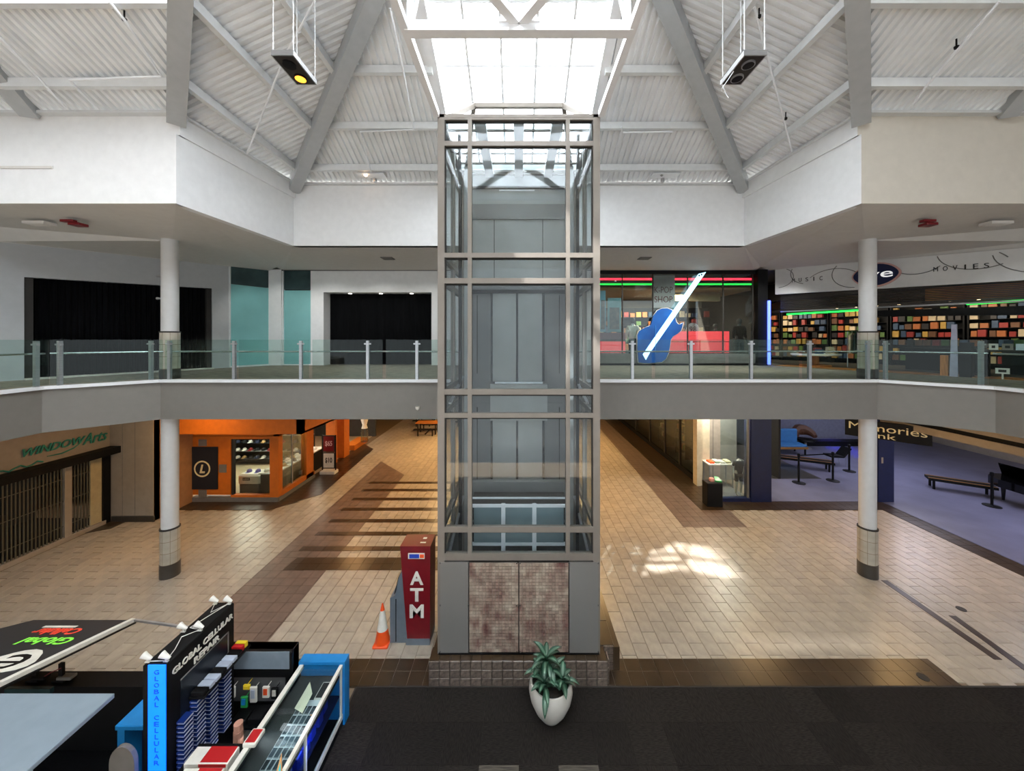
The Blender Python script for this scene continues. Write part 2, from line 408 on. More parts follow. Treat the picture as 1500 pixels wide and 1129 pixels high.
# ---- upper bulkhead walls (fascia), soffit and ceilings
ZF = 9.29; ZE = 11.16; T = .46
L0, L1 = (-6.84, 10.78), (-7.16, 7.42)
def wallseg(mb, a, b, z0, z1, th=.18):
    d = Vector((b[0]-a[0], b[1]-a[1], 0)).normalized(); n = Vector((-d.y, d.x, 0))*th
    mb.prism([(a[0], a[1], z0), (b[0], b[1], z0), (b[0], b[1], z1), (a[0], a[1], z1)], n)
zl = ZE-.42
for side, s, m in (('left', -1, M_white), ('right', 1, M_warmlit)):
    w = sroot('wall_upper_'+side)
    mb = MB(); wallseg(mb, (s*6.84, 10.78) if s > 0 else (s*7.16, 7.42), (s*7.16, 7.42) if s > 0 else (s*6.84, 10.78), ZF, zl); mb.build('side_panel', M_white, w)
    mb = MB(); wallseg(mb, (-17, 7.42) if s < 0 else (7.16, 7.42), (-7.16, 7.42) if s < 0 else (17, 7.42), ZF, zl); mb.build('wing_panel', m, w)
    mb = MB(); A = (-17, 7.46) if s < 0 else (7.12, 7.46); B = (-7.12, 7.46) if s < 0 else (17, 7.46)
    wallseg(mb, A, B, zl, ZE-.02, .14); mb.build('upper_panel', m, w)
    mb = MB(); wallseg(mb, (s*6.8, 10.82) if s > 0 else (s*7.12, 7.46), (s*7.12, 7.46) if s > 0 else (s*6.8, 10.82), zl, ZE-.02, .14); mb.build('upper_side_panel', M_white, w)
    mb = MB(); mb.bar((s*17, 7.43, ZE), (s*7.14, 7.43, ZE), .2, .05); mb.bar((s*7.14, 7.43, ZE), (s*6.82, 10.8, ZE), .2, .05); mb.build('steel_eave_angle', M_steel, w)
w = sroot('wall_upper_far')
mb = MB(); wallseg(mb, (-6.84, 10.78), (6.84, 10.78), ZF, zl); mb.build('lower_panel', M_white, w)
mb = MB(); wallseg(mb, (-6.84, 10.81), (6.84, 10.81), zl, ZE, .14); mb.build('upper_panel', M_white, w)
mb = MB(); mb.bar((-6.84, 10.78, ZE), (6.84, 10.78, ZE), .2, .05); mb.build('steel_eave_angle', M_steel, w)
cl = sroot('ceiling_soffit')
mb = MB(); mb2 = MB()
for s in (-1, 1):
    A = (s*17, 7.42, ZF); B = (s*7.16, 7.42, ZF); C = (s*6.84, 10.78, ZF); D = (s*6.84, 14.7, 9.29)
    E0 = (s*13.15, 9.0, 8.94); E1 = (s*9.51, 9.75, 9.16); E2 = (s*9.76, 14.3, 9.365)
    W0 = (s*13.3, 9.0, 8.79); W1 = (s*10.95, 13.4, 9.207); W2 = (s*10.25, 14.6, 9.28)
    for f in ([A, B, E1, E0], [B, C, E2], [B, E2, E1], [C, D, (s*9.76, 14.7, 9.3), E2]): mb.quad(*f)
    for f in ([E0, E1, W1], [E0, W1, W0], [E1, E2, W1], [E2, W2, W1], [(s*17, 7.42, ZF-.35), E0, W0, (s*17, 8, 8.79)]): mb2.quad(*f)
mb.quad((-6.84, 10.78, ZF), (6.84, 10.78, ZF), (6.84, 14.7, 9.29), (-6.84, 14.7, 9.29))
mb.build('soffit_panel', M_soffit, cl); mb2.build('rear_ceiling_panel', M_soffit, cl)

# ---- roof: ribbed deck on four slopes, purlins, hip and valley beams
roof = sroot('ceiling')
def ribbed(poly, zf, axis, name):
    """deck ribs run along 'axis' (0: ribs along y, 1: along x)"""
    poly = ccw(poly); mb = MB(); P = .15; prof = [(0, 0), (.055, 0), (.07, .06), (.135, .06), (.15, 0)]
    lo = min(q[1-axis] if axis else q[0] for q in poly) if False else min(q[0 if axis == 0 else 1] for q in poly)
    hi = max(q[0 if axis == 0 else 1] for q in poly)
    n = int((hi-lo)/P)+1
    for i in range(n):
        for k in range(4):
            a = lo+i*P+prof[k][0]; b = lo+i*P+prof[k+1][0]
            r = [(a, -50), (b, -50), (b, 50), (a, 50)] if axis == 0 else [(-50, a), (50, a), (50, b), (-50, b)]
            c = clip(r, poly)
            if len(c) > 2:
                vs = []
                for x, y in c:
                    u = (x if axis == 0 else y); f = (u-a)/(b-a)
                    vs.append((x, y, zf(x, y)+prof[k][1]+(prof[k+1][1]-prof[k][1])*f))
                mb.add(vs, [tuple(range(len(vs)-1, -1, -1))])
    return mb.build(name, M_deck, roof)
zfar = lambda x, y: ZE+.05+T*(10.78-y)
zL = lambda x, y: ZE+.05+T*(x+7.0)
zR = lambda x, y: ZE+.05+T*(7.0-x)
zW = lambda x, y: ZE+.05+T*(7.42-y)
SK = 1.92
def cover(poly, zf): b = MB(); b.add([(x, y, zf(x, y)+.16) for x, y in ccw(poly)], [tuple(range(len(poly)))]); b.build('roof_light_seal', M_deck, roof)  # unseen sheet added over the deck to stop sunlight leaking in
for s, zz in ((-1, zL), (1, zR)):
    cover([(s*7.6, 11.4), (s*SK, 11.4), (s*SK, 5.74)], zfar); cover([(s*7.8, 11.6), (s*7.8, 8.1), (s*SK, 2.16), (s*SK, 5.74)], zz)
    cover([(s*17.4, 8.1), (s*7.8, 8.1), (s*5.44, 5.7), (s*17.4, 5.7)], zW); cover([(s*SK, 2.16), (s*SK, 2.6), (0, 2.6), (0, .26)], zz)
    ribbed([(s*6.9, 10.8), (s*SK, 10.8), (s*SK, 5.84)], zfar, 0, 'roof_deck')
    ribbed([(s*7.05, 10.85), (s*7.2, 7.4), (s*SK, 2.16), (s*SK, 5.7)], zz, 1, 'roof_deck')
    ribbed([(s*SK, 2.16), (s*SK, 2.6), (0, 2.6), (0, .26)], zz, 1, 'roof_deck')
    ribbed([(s*17, 7.45), (s*7.16, 7.45), (s*5.44, 5.7), (s*17, 5.7)], zW, 0, 'roof_deck')
    if s > 0: ribbed([(17, 5.7), (5.44, 5.7), (0, .26), (17, .26)], zW, 0, 'roof_deck')
ribbed([(-SK, 10.8), (SK, 10.8), (SK, 10.3), (-SK, 10.3)], zfar, 0, 'roof_deck'); cover([(-SK, 11.4), (SK, 11.4), (SK, 10.3), (-SK, 10.3)], zfar)
for x0, x1 in ((-17.4, -3.2), (3.2, 17.4)): mb = MB(); mb.box(x0, x1, -5, .3, 14.4, 14.5); mb.build('roof_lid', M_deck, roof)
mb = MB(); mb.box(-3.2, 3.2, -5, .3, 14.42, 14.46); mb.build('rear_glazing', M_frost, roof)
mb = MB(); mb.quad((-17.4, 5.7, zW(0, 5.7)), (-5.44, 5.7, zW(0, 5.7)), (-3.94, 4.2, zW(0, 4.2)), (-17.4, 4.2, zW(0, 4.2))); mb.build('wing_glazing', M_frost, roof)
mb = MB(); mb.quad((-17.4, 4.2, zW(0, 4.2)), (-3.94, 4.2, zW(0, 4.2)), (0, .26, zW(0, .26)), (-17.4, .26, zW(0, .26))); mb.build('wing_roof', M_deck, roof)
for X in (-15, -13.5, -12, -10.5, -9, -7.5, -6): b = MB(); b.bar((X, 5.7, zW(0, 5.7)-.06), (X, 4.2, zW(0, 4.2)-.06), .06, .1); b.build('wing_glazing_bar', M_whsteel, roof)
def pur(p, q, w=.1, h=.17): b = MB(); b.bar(p, q, w, h); b.build('purlin', M_steel, roof)
for sv in (.58, 1.71, 2.88, 4.05, 5.2):
    y = 10.78-sv; z = zfar(0, y)-.1; hw = 6.84-sv
    for s in (-1, 1):
        if sv < 5: pur((s*hw, y, z), (s*SK, y, z))
        zz = ZE-.05+T*sv; x = s*(7.0-sv)
        pur((x, 10.78-sv, zz), (x, 7.42-sv, zz), .11, .17)
        pur((s*17, 7.42-sv, zz), (s*(7.16-sv), 7.42-sv, zz))
    if sv < .6: pur((-SK, y, z), (SK, y, z))
for s in (-1, 1):
    b = MB(); b.bar((s*6.84, 10.78, ZE-.12), (s*.0, 3.94, ZE+T*6.84-.16), .3, .34); b.build('hip_beam', M_beam, roof)
    b = MB(); b.bar((s*7.16, 7.42, ZE-.1), (s*.3, .56, ZE+T*6.86-.16), .3, .34); b.build('valley_beam', M_beam, roof)
    p = at(760+s*712, 166, 7.42); q = at(760+s*752, 120, 6.9); dq = q-p
    b = MB(); b.bar(p, p+dq*5, .3, .3); b.build('wing_rafter', M_beam, roof)
    for X in (13.4,):
        b = MB(); b.bar((s*X, 7.42, ZE-.1), (s*X, .4, ZE+T*7-.1), .25, .28); b.build('wing_rafter', M_beam, roof)
# skylight: frosted strip down the far slope, clear ridge glazing at the top
sky = sroot('window_1')
zs = lambda y: ZE+.16+T*(10.78-y)
cols = [-SK, -1.12, -.38, .38, 1.12, SK]; ys = [10.3, 9.07, 7.9, 6.87, 5.84]
for i in range(5):
    for j in range(4):
        b = MB(); b.quad((cols[i], ys[j], zs(ys[j])), (cols[i+1], ys[j], zs(ys[j])), (cols[i+1], ys[j+1], zs(ys[j+1])), (cols[i], ys[j+1], zs(ys[j+1])))
        b.build('pane', M_frost, sky)
for i, x in enumerate(cols):
    w = .22 if i in (0, 5) else .05
    b = MB(); b.bar((x, 10.35, zs(10.35)-.08), (x, 5.8, zs(5.8)-.08), w, .2 if i in (0, 5) else .1); b.build('glazing_rafter', M_whsteel, sky)
for y in ys:
    b = MB(); b.bar((-SK, y, zs(y)-.06), (SK, y, zs(y)-.06), .09, .12); b.build('glazing_bar', M_whsteel, sky)
b = MB(); b.quad((-SK, 5.84, zs(5.84)), (SK, 5.84, zs(5.84)), (0, 3.92, zs(3.92))); b.build('apex_pane', M_frost, sky)
for s in (-1, 1):
    zr = lambda x: ZE+.16+T*(7-abs(x))
    b = MB(); b.quad((s*SK, 4.25, zr(SK)), (s*SK, 2.6, zr(SK)), (0, 2.6, zr(0)), (0, 3.94, zr(0)), (s*.31, 4.25, zr(.31))); b.build('ridge_pane', M_sky, sky)
    b = MB(); b.quad((s*SK, 5.84, zr(SK)), (s*SK, 4.25, zr(SK)), (s*.31, 4.25, zr(.31))); b.build('ridge_pane_frosted', M_frost, sky)
    for y in (4.25, 3.4, 2.6):
        x0 = 0 if y < 3.9 else (y-3.94)*s
        b = MB(); b.bar((s*SK, y, zr(SK)), (x0, y, zr(x0)), .14, .12); b.build('ridge_bar', M_whsteel, sky)
    
# box truss from the lift tower toward the viewer
tr = thing('box_truss', 'white steel box truss running overhead from the lift tower top', 'truss', (0, 4.5, 10.7))
ZT = 10.73
for s in (-1, 1):
    b = MB(); b.bar((s*1.56, 6.74, ZT), (s*1.56, .6, ZT), .1, .12); b.build('bottom_chord', M_whsteel, tr)
    b = MB(); b.tube([(s*1.5, 4.9, ZT), (s*1.5, 4.9, ZT+2.6)], .05); b.build('post', M_whsteel, tr)
    for dz in (0, .08):
        b = MB(); b.tube([(s*1.45, 4.88, ZT+.1+dz), (s*.75, 3.9, ZT+1.1+dz*2)], .018, 6); b.build('tie_rod', M_whsteel, tr)
    b = MB(); b.bar((0, 4.9, ZT+.06), (s*1.5, 2.9, ZT+.06), .12, .1); b.build('diagonal', M_whsteel, tr)
b = MB(); b.bar((-1.56, 4.9, ZT), (1.56, 4.9, ZT), .14, .14); b.build('cross_beam', M_whsteel, tr)
b = MB(); b.bar((-1.56, 2.9, ZT), (1.56, 2.9, ZT), .14, .14); b.build('cross_beam', M_whsteel, tr)
b = MB(); b.box(-.28, .28, 4.8, 4.98, ZT+.03, ZT+.08); b.build('gusset_plate', M_whsteel, tr)

# ---- enclosing walls far to the sides
for side, s in (('left', -1), ('right', 1)):
    mb = MB(); mb.box(s*17.3, s*17.5, -5, 20, 5, 15); struct(mb.build('wall_side_'+side, M_taupe))
    mb = MB(); mb.box(s*26.0, s*26.2, -5, 32, 0, 5); struct(mb.build('wall_lower_'+side, M_taupe))
mb = MB(); mb.box(-26, 26, 31.5, 31.8, 0, 5); struct(mb.build('wall_lower_far', M_taupe))
mb = MB(); mb.box(-17.5, 17.5, 20, 20.2, DZ, 10); struct(mb.build('wall_shop_back', M_taupe))
mb = MB(); mb.box(-17.4, 17.4, 10.9, 20.2, 9.6, 9.7); mb.box(-17.4, -7.2, 7.6, 10.9, 9.6, 9.7); mb.box(7.2, 17.4, 7.6, 10.9, 9.6, 9.7); struct(mb.build('ceiling_shop', M_soffit))

mb = MB(); mb.box(-17.4, 17.4, -5.2, -5, 10.2, 14.5); struct(mb.build('rear_light_baffle', M_taupe))  # added unseen behind the camera to cut light on the upper fascia

# ---- round columns with tiled bases (lower and upper storey)
def column(x, y, z0, z1, tile_top, base_h, r=.185):
    c = sroot('column', (x, y, z0))
    b = MB(); b.lathe((x, y, z0), [(r, tile_top), (r, z1-z0)], 32); b.build('shaft', mat('column_paint', (198, 198, 196), .6, var=.02), c, True)
    b = MB(); b.lathe((x, y, z0), [(r+.012, 0), (r+.012, tile_top)], 32); b.build('core', M_grout, c, True)
    b = MB(); b.lathe((x, y, z0), [(r+.034, 0), (r+.034, base_h-.01)], 32); b.build('base_band', M_colbase, c, True)
    b = MB(); b.lathe((x, y, z0), [(r+.034, tile_top-.01), (r+.034, tile_top+.025), (r, tile_top+.03)], 32); b.build('cap_ring', M_framedk, c, True)
    hgt = (tile_top-base_h)/3; n = 8
    t = MB(); ga = .02; R = r+.025
    vs = []; seg = 4
    for zz in (0.006, hgt-.006):
        for k in range(seg+1):
            a = ga+(2*math.pi/n-2*ga)*k/seg; vs.append((x+R*math.cos(a), y+R*math.sin(a), z0+zz))
    t.add(vs, [(k, k+1, seg+2+k, seg+1+k) for k in range(seg)])
    p = t.build('tile', M_coltile, c, True)
    p.location = (0, 0, base_h)
    for j in range(3):
        for i in range(n):
            if i == 0 and j == 0: continue
            o = p.copy(); COL.objects.link(o); o.location = (0, 0, base_h+j*hgt); o.rotation_euler.z = 2*math.pi*(i+.5*(0))/n
for s in (-1, 1):
    column(s*9.55, 9.72, 0, ZB, 1.3, .37)
    column(s*9.55, 9.72, DZ, 9.2, 1.26, .27)

# ---- upper shop walls at left and far wall
def P(t, a, b): return (a[0]+(b[0]-a[0])*t, a[1]+(b[1]-a[1])*t)
for side, s in (('left', -1),):
    w = sroot('wall_left')
    A = (-13.7, 8.0); K0 = (-13.0, 9.33); K1 = (-11.18, 12.94); K2 = (-10.93, 13.42); K3 = (-10.26, 14.55)
    mb = MB(); wallseg(mb, A, K0, DZ, 9.0); mb.build('pier_panel', M_greywhite, w)
    mb = MB(); mb.prism([(K0[0], K0[1], 8.09), (K1[0], K1[1], 8.31), (K1[0], K1[1], 9.3), (K0[0], K0[1], 9.3)], (-.16, .08, 0)); mb.build('header_panel', M_greywhite, w)
    mb = MB(); wallseg(mb, K1, K2, DZ, 9.3); mb.build('pier_panel', M_greywhite, w)
    d = Vector((K1[0]-K0[0], K1[1]-K0[1], 0)).normalized(); n = Vector((-d.y, d.x, 0))
    mb = MB()
    for p in (K0, K1): mb.bar((p[0]+n.x*.1, p[1]+n.y*.1, DZ), (p[0]+n.x*.1, p[1]+n.y*.1, 8.35), .12, .3, (d.x, d.y, 0))
    mb.build('opening_jamb', M_framedk, w)
    mb = MB(); mb.bar((K0[0], K0[1], DZ+.02), (K1[0], K1[1], DZ+.02), .3, .04); mb.build('threshold', M_offwhite, w)
    def drape(name, label, p, q, z0, z1, nf):
        b = MB(); N_ = nf*4; vs = []; dd = Vector((q[0]-p[0], q[1]-p[1], 0)); nn = Vector((-dd.y, dd.x, 0)).normalized()
        for k in range(N_+1):
            a = Vector((p[0], p[1], 0))+dd*(k/N_)+nn*(.03*math.sin(k*math.pi/2+.3)+.012*math.sin(k*.7))
            vs += [(a.x, a.y, z0), (a.x, a.y, z1)]
        b.add(vs, [(2*k, 2*k+2, 2*k+3, 2*k+1) for k in range(N_)])
        return tag(b.build(name, M_blackcloth, smooth=True), label, 'curtain')
    off = n*.25
    drape('curtain', 'black pleated curtain closing the wide oblique shopfront upstairs', (K0[0]+off.x, K0[1]+off.y), (K1[0]+off.x, K1[1]+off.y), DZ, 8.32, 34)
    w2 = sroot('window_2')
    mb = MB(); mb.prism([(K2[0], K2[1], DZ+.05), (K3[0], K3[1], DZ+.05), (K3[0], K3[1], 8.55), (K2[0], K2[1], 8.55)], (-.04, .02, 0)); mb.build('pane', M_teal, w2)
    mb = MB(); mb.prism([(K2[0], K2[1], 8.56), (K3[0], K3[1], 8.56), (K3[0], K3[1], 9.27), (K2[0], K2[1], 9.22)], (-.04, .02, 0)); mb.build('pane', M_tealdk, w2)
    mb = MB(); mb.bar((K2[0], K2[1], DZ+.03), (K3[0], K3[1], DZ+.03), .1, .06); mb.bar((K2[0], K2[1], DZ), (K2[0], K2[1], 9.25), .05, .05); mb.build('window_frame', M_steel, w2)
FY = 14.6
w = sroot('wall_far_upper')
xl = lambda px, Y=FY: (px-CX)/FPX*Y
mb = MB(); mb.box(xl(392), xl(413), FY-.05, FY+.2, DZ, 9.32); mb.build('pier_panel', M_white, w)
mb = MB(); mb.box(xl(455), xl(474), FY, FY+.2, DZ, 9.32); mb.build('wall_panel', M_white, w)
ot = zat(428, FY); od = .55
mb = MB(); mb.box(xl(474), xl(632), FY, FY+.2, ot, 9.32); mb.build('wall_panel', M_white, w)
mb = MB(); mb.box(xl(632), -1.0, FY, FY+.2, DZ, 9.32); mb.build('wall_panel', M_white, w)
mb = MB(); mb.box(xl(474)-.2, xl(474), FY+.2, FY+od, DZ, 9.3); mb.box(xl(632), xl(632)+.2, FY+.2, FY+od, DZ, 9.3); mb.box(xl(474), xl(632), FY+.2, FY+od, ot, ot+.1); mb.build('recess_lining', M_white, w)
mb = MB(); mb.box(-1.0, 3.2, FY, FY+.2, DZ, 9.32); mb.build('wall_panel', M_soffit, w)
drape('curtain', 'black cloth hanging in the square recess beside the lift tower', (xl(470, FY+od), FY+od-.06), (xl(636, FY+od), FY+od-.06), DZ+.02, ot+.02, 14)
for k, px in enumerate((513, 558, 603)):
    mb = MB(); mb.lathe((xl(px, FY+.3), FY+.3, ot-.03), [(.07, 0), (.07, .03)], 12)
    tag(mb.build('downlight', mat('lamp_glow', (255, 246, 230), emit=2.0)), ('first', 'second', 'third')[k]+' small round downlight from the left over the black square recess', 'light', 'recess downlights')
w3 = sroot('window_3')
mb = MB(); mb.box(xl(413), xl(455), FY+.05, FY+.09, DZ+.05, zat(425, FY)); mb.build('pane', M_teal, w3)
mb = MB(); mb.box(xl(413), xl(455), FY+.05, FY+.09, zat(424, FY), 9.3); mb.build('pane', M_tealdk, w3)
mb = MB(); mb.box(xl(412), xl(415), FY, FY+.1, DZ, 9.3); mb.box(xl(413), xl(455), FY, FY+.1, DZ, DZ+.05); mb.build('window_frame', M_steel, w3)
mb = MB(); mb.box(-9.9, 3.2, FY-.03, FY, 9.27, 9.33); struct(mb.build('trim_1', M_framedk))

# ---- glass balustrades
def railing(label, pts, posts):
    r0 = Vector((pts[0][0], pts[0][1], DZ)); r = thing('glass_balustrade', label, 'railing', r0)
    for a, b in zip(pts[:-1], pts[1:]):
        d = Vector((b[0]-a[0], b[1]-a[1], 0)); n = max(1, round(d.length/1.75))
        for k in range(n):
            p = Vector((a[0], a[1], 0))+d*(k/n+.006); q = Vector((a[0], a[1], 0))+d*((k+1)/n-.006)
            m = MB(); m.bar((p.x, p.y, DZ+.55), (q.x, q.y, DZ+.55), .014, 1.02); m.build('glass_panel', M_railglass, r)
        nn = Vector((-d.y, d.x, 0)).normalized()
        if nn.y < 0 and abs(nn.y) > .3: nn = -nn
        if abs(nn.y) <= .3: nn = Vector((math.copysign(1, a[0]), 0, 0))
        m = MB(); m.tube([(a[0]+nn.x*.1, a[1]+nn.y*.1, DZ+.742), (b[0]+nn.x*.1, b[1]+nn.y*.1, DZ+.742)], .021); m.build('handrail', M_chrome, r)
    for x, y in posts:
        m = MB(); m.box(x-.035, x+.035, y-.02, y+.05, DZ-.05, DZ+1.03); m.box(x-.09, x+.09, y-.012, y+.012, DZ+.93, DZ+.97)
        m.tube([(x, y+.03, DZ+.742), (x, y+.1, DZ+.742)], .013, 6); m.build('post', M_alu, r)
railing('glass balustrade with steel posts along the left balcony edge', [(-10.72, 1), (-10.72, 7.3), (-10.72, 8.1), (-9.45, 9.44), (-1.62, 9.44)],
        [(-10.76, 7.9), (-10.62, 8.2), (-9.65, 9.3), (-9.3, 9.44), (-7.58, 9.44), (-5.8, 9.44), (-4.02, 9.44), (-2.71, 9.44)])
railing('glass balustrade with steel posts along the right balcony edge', [(1.62, 9.44), (9.45, 9.44), (10.72, 8.1), (10.72, 7.3), (10.72, 1)],
        [(3.02, 9.44), (4.58, 9.44), (6.18, 9.44), (7.74, 9.44), (9.29, 9.44), (9.62, 9.3), (10.72, 8.22)])
# ================================================================== LIFT TOWER
pl = sroot('plinth')
PX0, PX1, PY0 = xl(628, 6.6), xl(890, 6.6), 6.6
mb = MB(); mb.box(PX0+.02, PX1-.02, PY0+.02, 9.35, 0, .455); mb.box(PX1-.3, xl(908, 6.9), 6.92, 9.35, 0, .455); mb.build('core', M_dkbrown, pl)
hh = .47/3; nx = 17; tw = (PX1-PX0)/nx; p0 = p1 = None
def piece(proto, name, mb, m, parent, loc, rz=0):
    if proto is None: proto = mb.build(name, m, parent, origin=(0, 0, 0)); o = proto
    else: o = proto.copy(); COL.objects.link(o)
    o.location = loc; o.rotation_euler.z = rz; return proto
def pc(parent, name, m, mb):
    """prototype piece modelled around its own origin"""
    o = mb.build(name, m, None, origin=(0, 0, 0)); o.parent = parent; return o
b = MB(); b.bbox(-tw/2+.004, tw/2-.004, -.01, .02, .004, hh-.004, .005); pr = pc(pl, 'tile', M_plinth, b); first = True
def put(o0, loc, rz=0):
    global first
    o = o0 if first else o0.copy()
    if not first: COL.objects.link(o)
    first = False; o.location = loc; o.rotation_euler.z = rz; return o
for j in range(3):
    for i in range(nx):
        x = PX0+(i+.5)*tw
        put(pr, (x, PY0+random.uniform(0, .003), j*hh))
    for i in range(3): put(pr, (PX1+.03, PY0+.15+i*.2-.02, j*hh), math.pi/2) if i == 0 else None
    put(pr, (PX1+.1, 6.93, j*hh))
b = MB(); b.bbox(-tw/2+.004, tw/2-.004, -.15, .15, 0, .018, .005); pr2 = pc(pl, 'top_tile', M_dkbrown, b); first = True
for i in range(nx): put(pr2, (PX0+(i+.5)*tw, PY0+.155, .455))
first = True
b = MB(); b.bbox(-.15, .15, -.3, .3, 0, .018, .005); pr3 = pc(pl, 'side_top_tile', M_dkbrown, b)
for i in range(4): put(pr3, (PX1+.06, 7.25+i*.61, .452))

el = thing('lift_tower', 'tall glass lift tower with grey bronze frame standing on a tiled plinth', 'elevator', (0, 8, .47))
EX0, EX1, EY0, EY1, EZ0, EZ1 = xl(641, 6.75), xl(879, 6.75), 6.75, 9.2, .475, zat(167, 6.75)
pxw = lambda px: xl(px, 6.75)
zz = lambda py: zat(py, 6.75)
def part(name, m, *boxes, smooth=False):
    b = MB()
    for q in boxes: b.box(*q)
    return b.build(name, m, el, smooth)
for x0, x1 in ((pxw(641), pxw(651)), (pxw(869), pxw(879))):
    part('corner_post', M_frame, (x0, x1, EY0, EY0+.13, EZ0, EZ1)); part('corner_post', M_frame, (x0, x1, EY1-.13, EY1, EZ0, EZ1))
    part('post_reveal', M_framedk, (x0+.03 if x0 < 0 else x0-.02, x1+.02 if x0 < 0 else x1-.03, EY0+.02, EY0+.1, 2.26, EZ1-.02))
RA = [(168, 175), (206, 213), (370, 377), (407, 415), (570, 578), (605, 612), (772, 780), (811, 821)]
RZ = [(zz(b_), zz(a_)) for a_, b_ in RA]
ML = [(pxw(685), pxw(691)), (pxw(829), pxw(835))]
xs_ = [(pxw(651), ML[0][0]), (ML[0][1], ML[1][0]), (ML[1][1], pxw(869))]
for a_, b_ in RZ:
    part('front_rail', M_frame, (pxw(651), pxw(869), EY0+.005, EY0+.1, a_, b_)); part('rail_shadow_gap', M_framedk, (pxw(651), pxw(869), EY0+.05, EY0+.09, a_-.03, a_))
    for x in (pxw(646), pxw(874)): part('side_rail', M_frame, (x-.05, x+.05, EY0+.13, EY1-.13, a_, b_))
for a_, b_ in ML: part('front_mullion', M_frame, (a_, b_, EY0, EY0+.12, 2.26, EZ1-.05))
for x in (pxw(646), pxw(874)): part('side_mullion', M_frame, (x-.045, x+.045, 7.95, 8.03, 2.26, EZ1-.05))
for k in range(7):
    z1 = RZ[k][0]; z0 = RZ[k+1][1]
    for a_, b_ in xs_: part('front_pane', M_elglass, (a_, b_, EY0+.05, EY0+.06, z0, z1))
    for x in (pxw(646), pxw(874)):
        part('side_pane', M_elglass, (x-.005, x+.005, EY0+.13, 7.95, z0, z1)); part('side_pane', M_elglass, (x-.005, x+.005, 8.03, EY1-.13, z0, z1))
# base cladding
part('steel_base_panel', M_alu2 if 'M_alu2' in globals() else mat('satin_steel_panel', (126, 124, 120), .42, .35, var=.02, scale=1.5), (pxw(645), pxw(686), EY0-.01, EY0+.05, .5, zz(823)))
part('steel_base_panel', MATS['satin_steel_panel'], (pxw(834), pxw(876), EY0-.01, EY0+.05, .5, zz(823)))
part('base_core', M_framedk, (pxw(645), pxw(876), EY0+.05, EY0+.12, .48, 2.26))
for x in (pxw(646), pxw(874)): part('side_base_panel', MATS['satin_steel_panel'], (x-.06, x+.06, EY0+.1, EY1, .48, 2.26))
part('bottom_plate', M_black, (EX0+.02, EX1-.02, EY0-.02, EY0+.1, .47, .5))
for x0, x1 in ((pxw(687.5), pxw(759.3)), (pxw(760.7), pxw(832.5))):
    t = MB(); n_, m_ = 15, 28; w_ = (x1-x0)/n_; h_ = (zz(824)-.51)/m_
    for i in range(n_):
        for j in range(m_): t.add([(x0+i*w_+.004, EY0-.012, .51+j*h_+.004), (x0+(i+1)*w_-.004, EY0-.012, .51+j*h_+.004), (x0+(i+1)*w_-.004, EY0-.012, .51+(j+1)*h_-.004), (x0+i*w_+.004, EY0-.012, .51+(j+1)*h_-.004),
                                  (x0+i*w_, EY0, .51+j*h_), (x0+(i+1)*w_, EY0, .51+j*h_), (x0+(i+1)*w_, EY0, .51+(j+1)*h_), (x0+i*w_, EY0, .51+(j+1)*h_)],
                                 [(0, 1, 2, 3), (4, 5, 1, 0), (5, 6, 2, 1), (6, 7, 3, 2), (7, 4, 0, 3)])
    mm = mat('rust_grey_mosaic', (160, 148, 132), .4, var=.2, scale=5.0, rnd=.22, c2=(96, 62, 56), stretch=(1, 1, .75))
    o = t.build('mosaic_tiles', mm, el); o['kind'] = 'stuff'
    part('mosaic_backing', M_framedk, (x0, x1, EY0-.001, EY0+.05, .505, zz(823)))
for px in (645, 687, 757, 762, 833, 876):
    for z in (.52, 1.4, 2.2):
        b = MB(); b.lathe((pxw(px), EY0-.02, z), [(.012, 0), (.012, .02)], 8); b.build('panel_bolt', M_chrome, el)
# roof and hipped frame on top
part('roof_rail', M_frame, (EX0, EX1, EY0, EY0+.12, EZ1-.06, EZ1)); part('roof_rail', M_frame, (EX0, EX1, EY1-.12, EY1, EZ1-.06, EZ1))
for x in (EX0, EX1-.1): part('roof_rail', M_frame, (x, x+.1, EY0, EY1, EZ1-.06, EZ1))
for x in (-.74, 0, .74): part('roof_beam', M_whsteel, (x-.1, x+.1, EY0+.12, EY1-.12, EZ1-.16, EZ1-.03))
for y in (7.25, 7.7, 8.15, 8.6, 9.0): part('roof_bar', M_frame, (EX0+.1, EX1-.1, y-.02, y+.02, EZ1-.04, EZ1))
part('roof_pane', M_elglass, (EX0+.1, EX1-.1, EY0+.12, EY1-.12, EZ1-.028, EZ1-.02))
hz = zat(155, 8.0); hx = xl(826, 8.0)
for p, q in (((-hx, 8.0, hz), (hx, 8.0, hz)), ((-hx, 8.0, hz), (-1.35, 6.85, EZ1)), ((hx, 8.0, hz), (1.35, 6.85, EZ1)), ((-hx, 8.0, hz), (-1.35, 9.1, EZ1)), ((hx, 8.0, hz), (1.35, 9.1, EZ1))):
    b = MB(); b.bar(p, q, .09, .1); b.build('hip_frame_bar', M_frame, el)
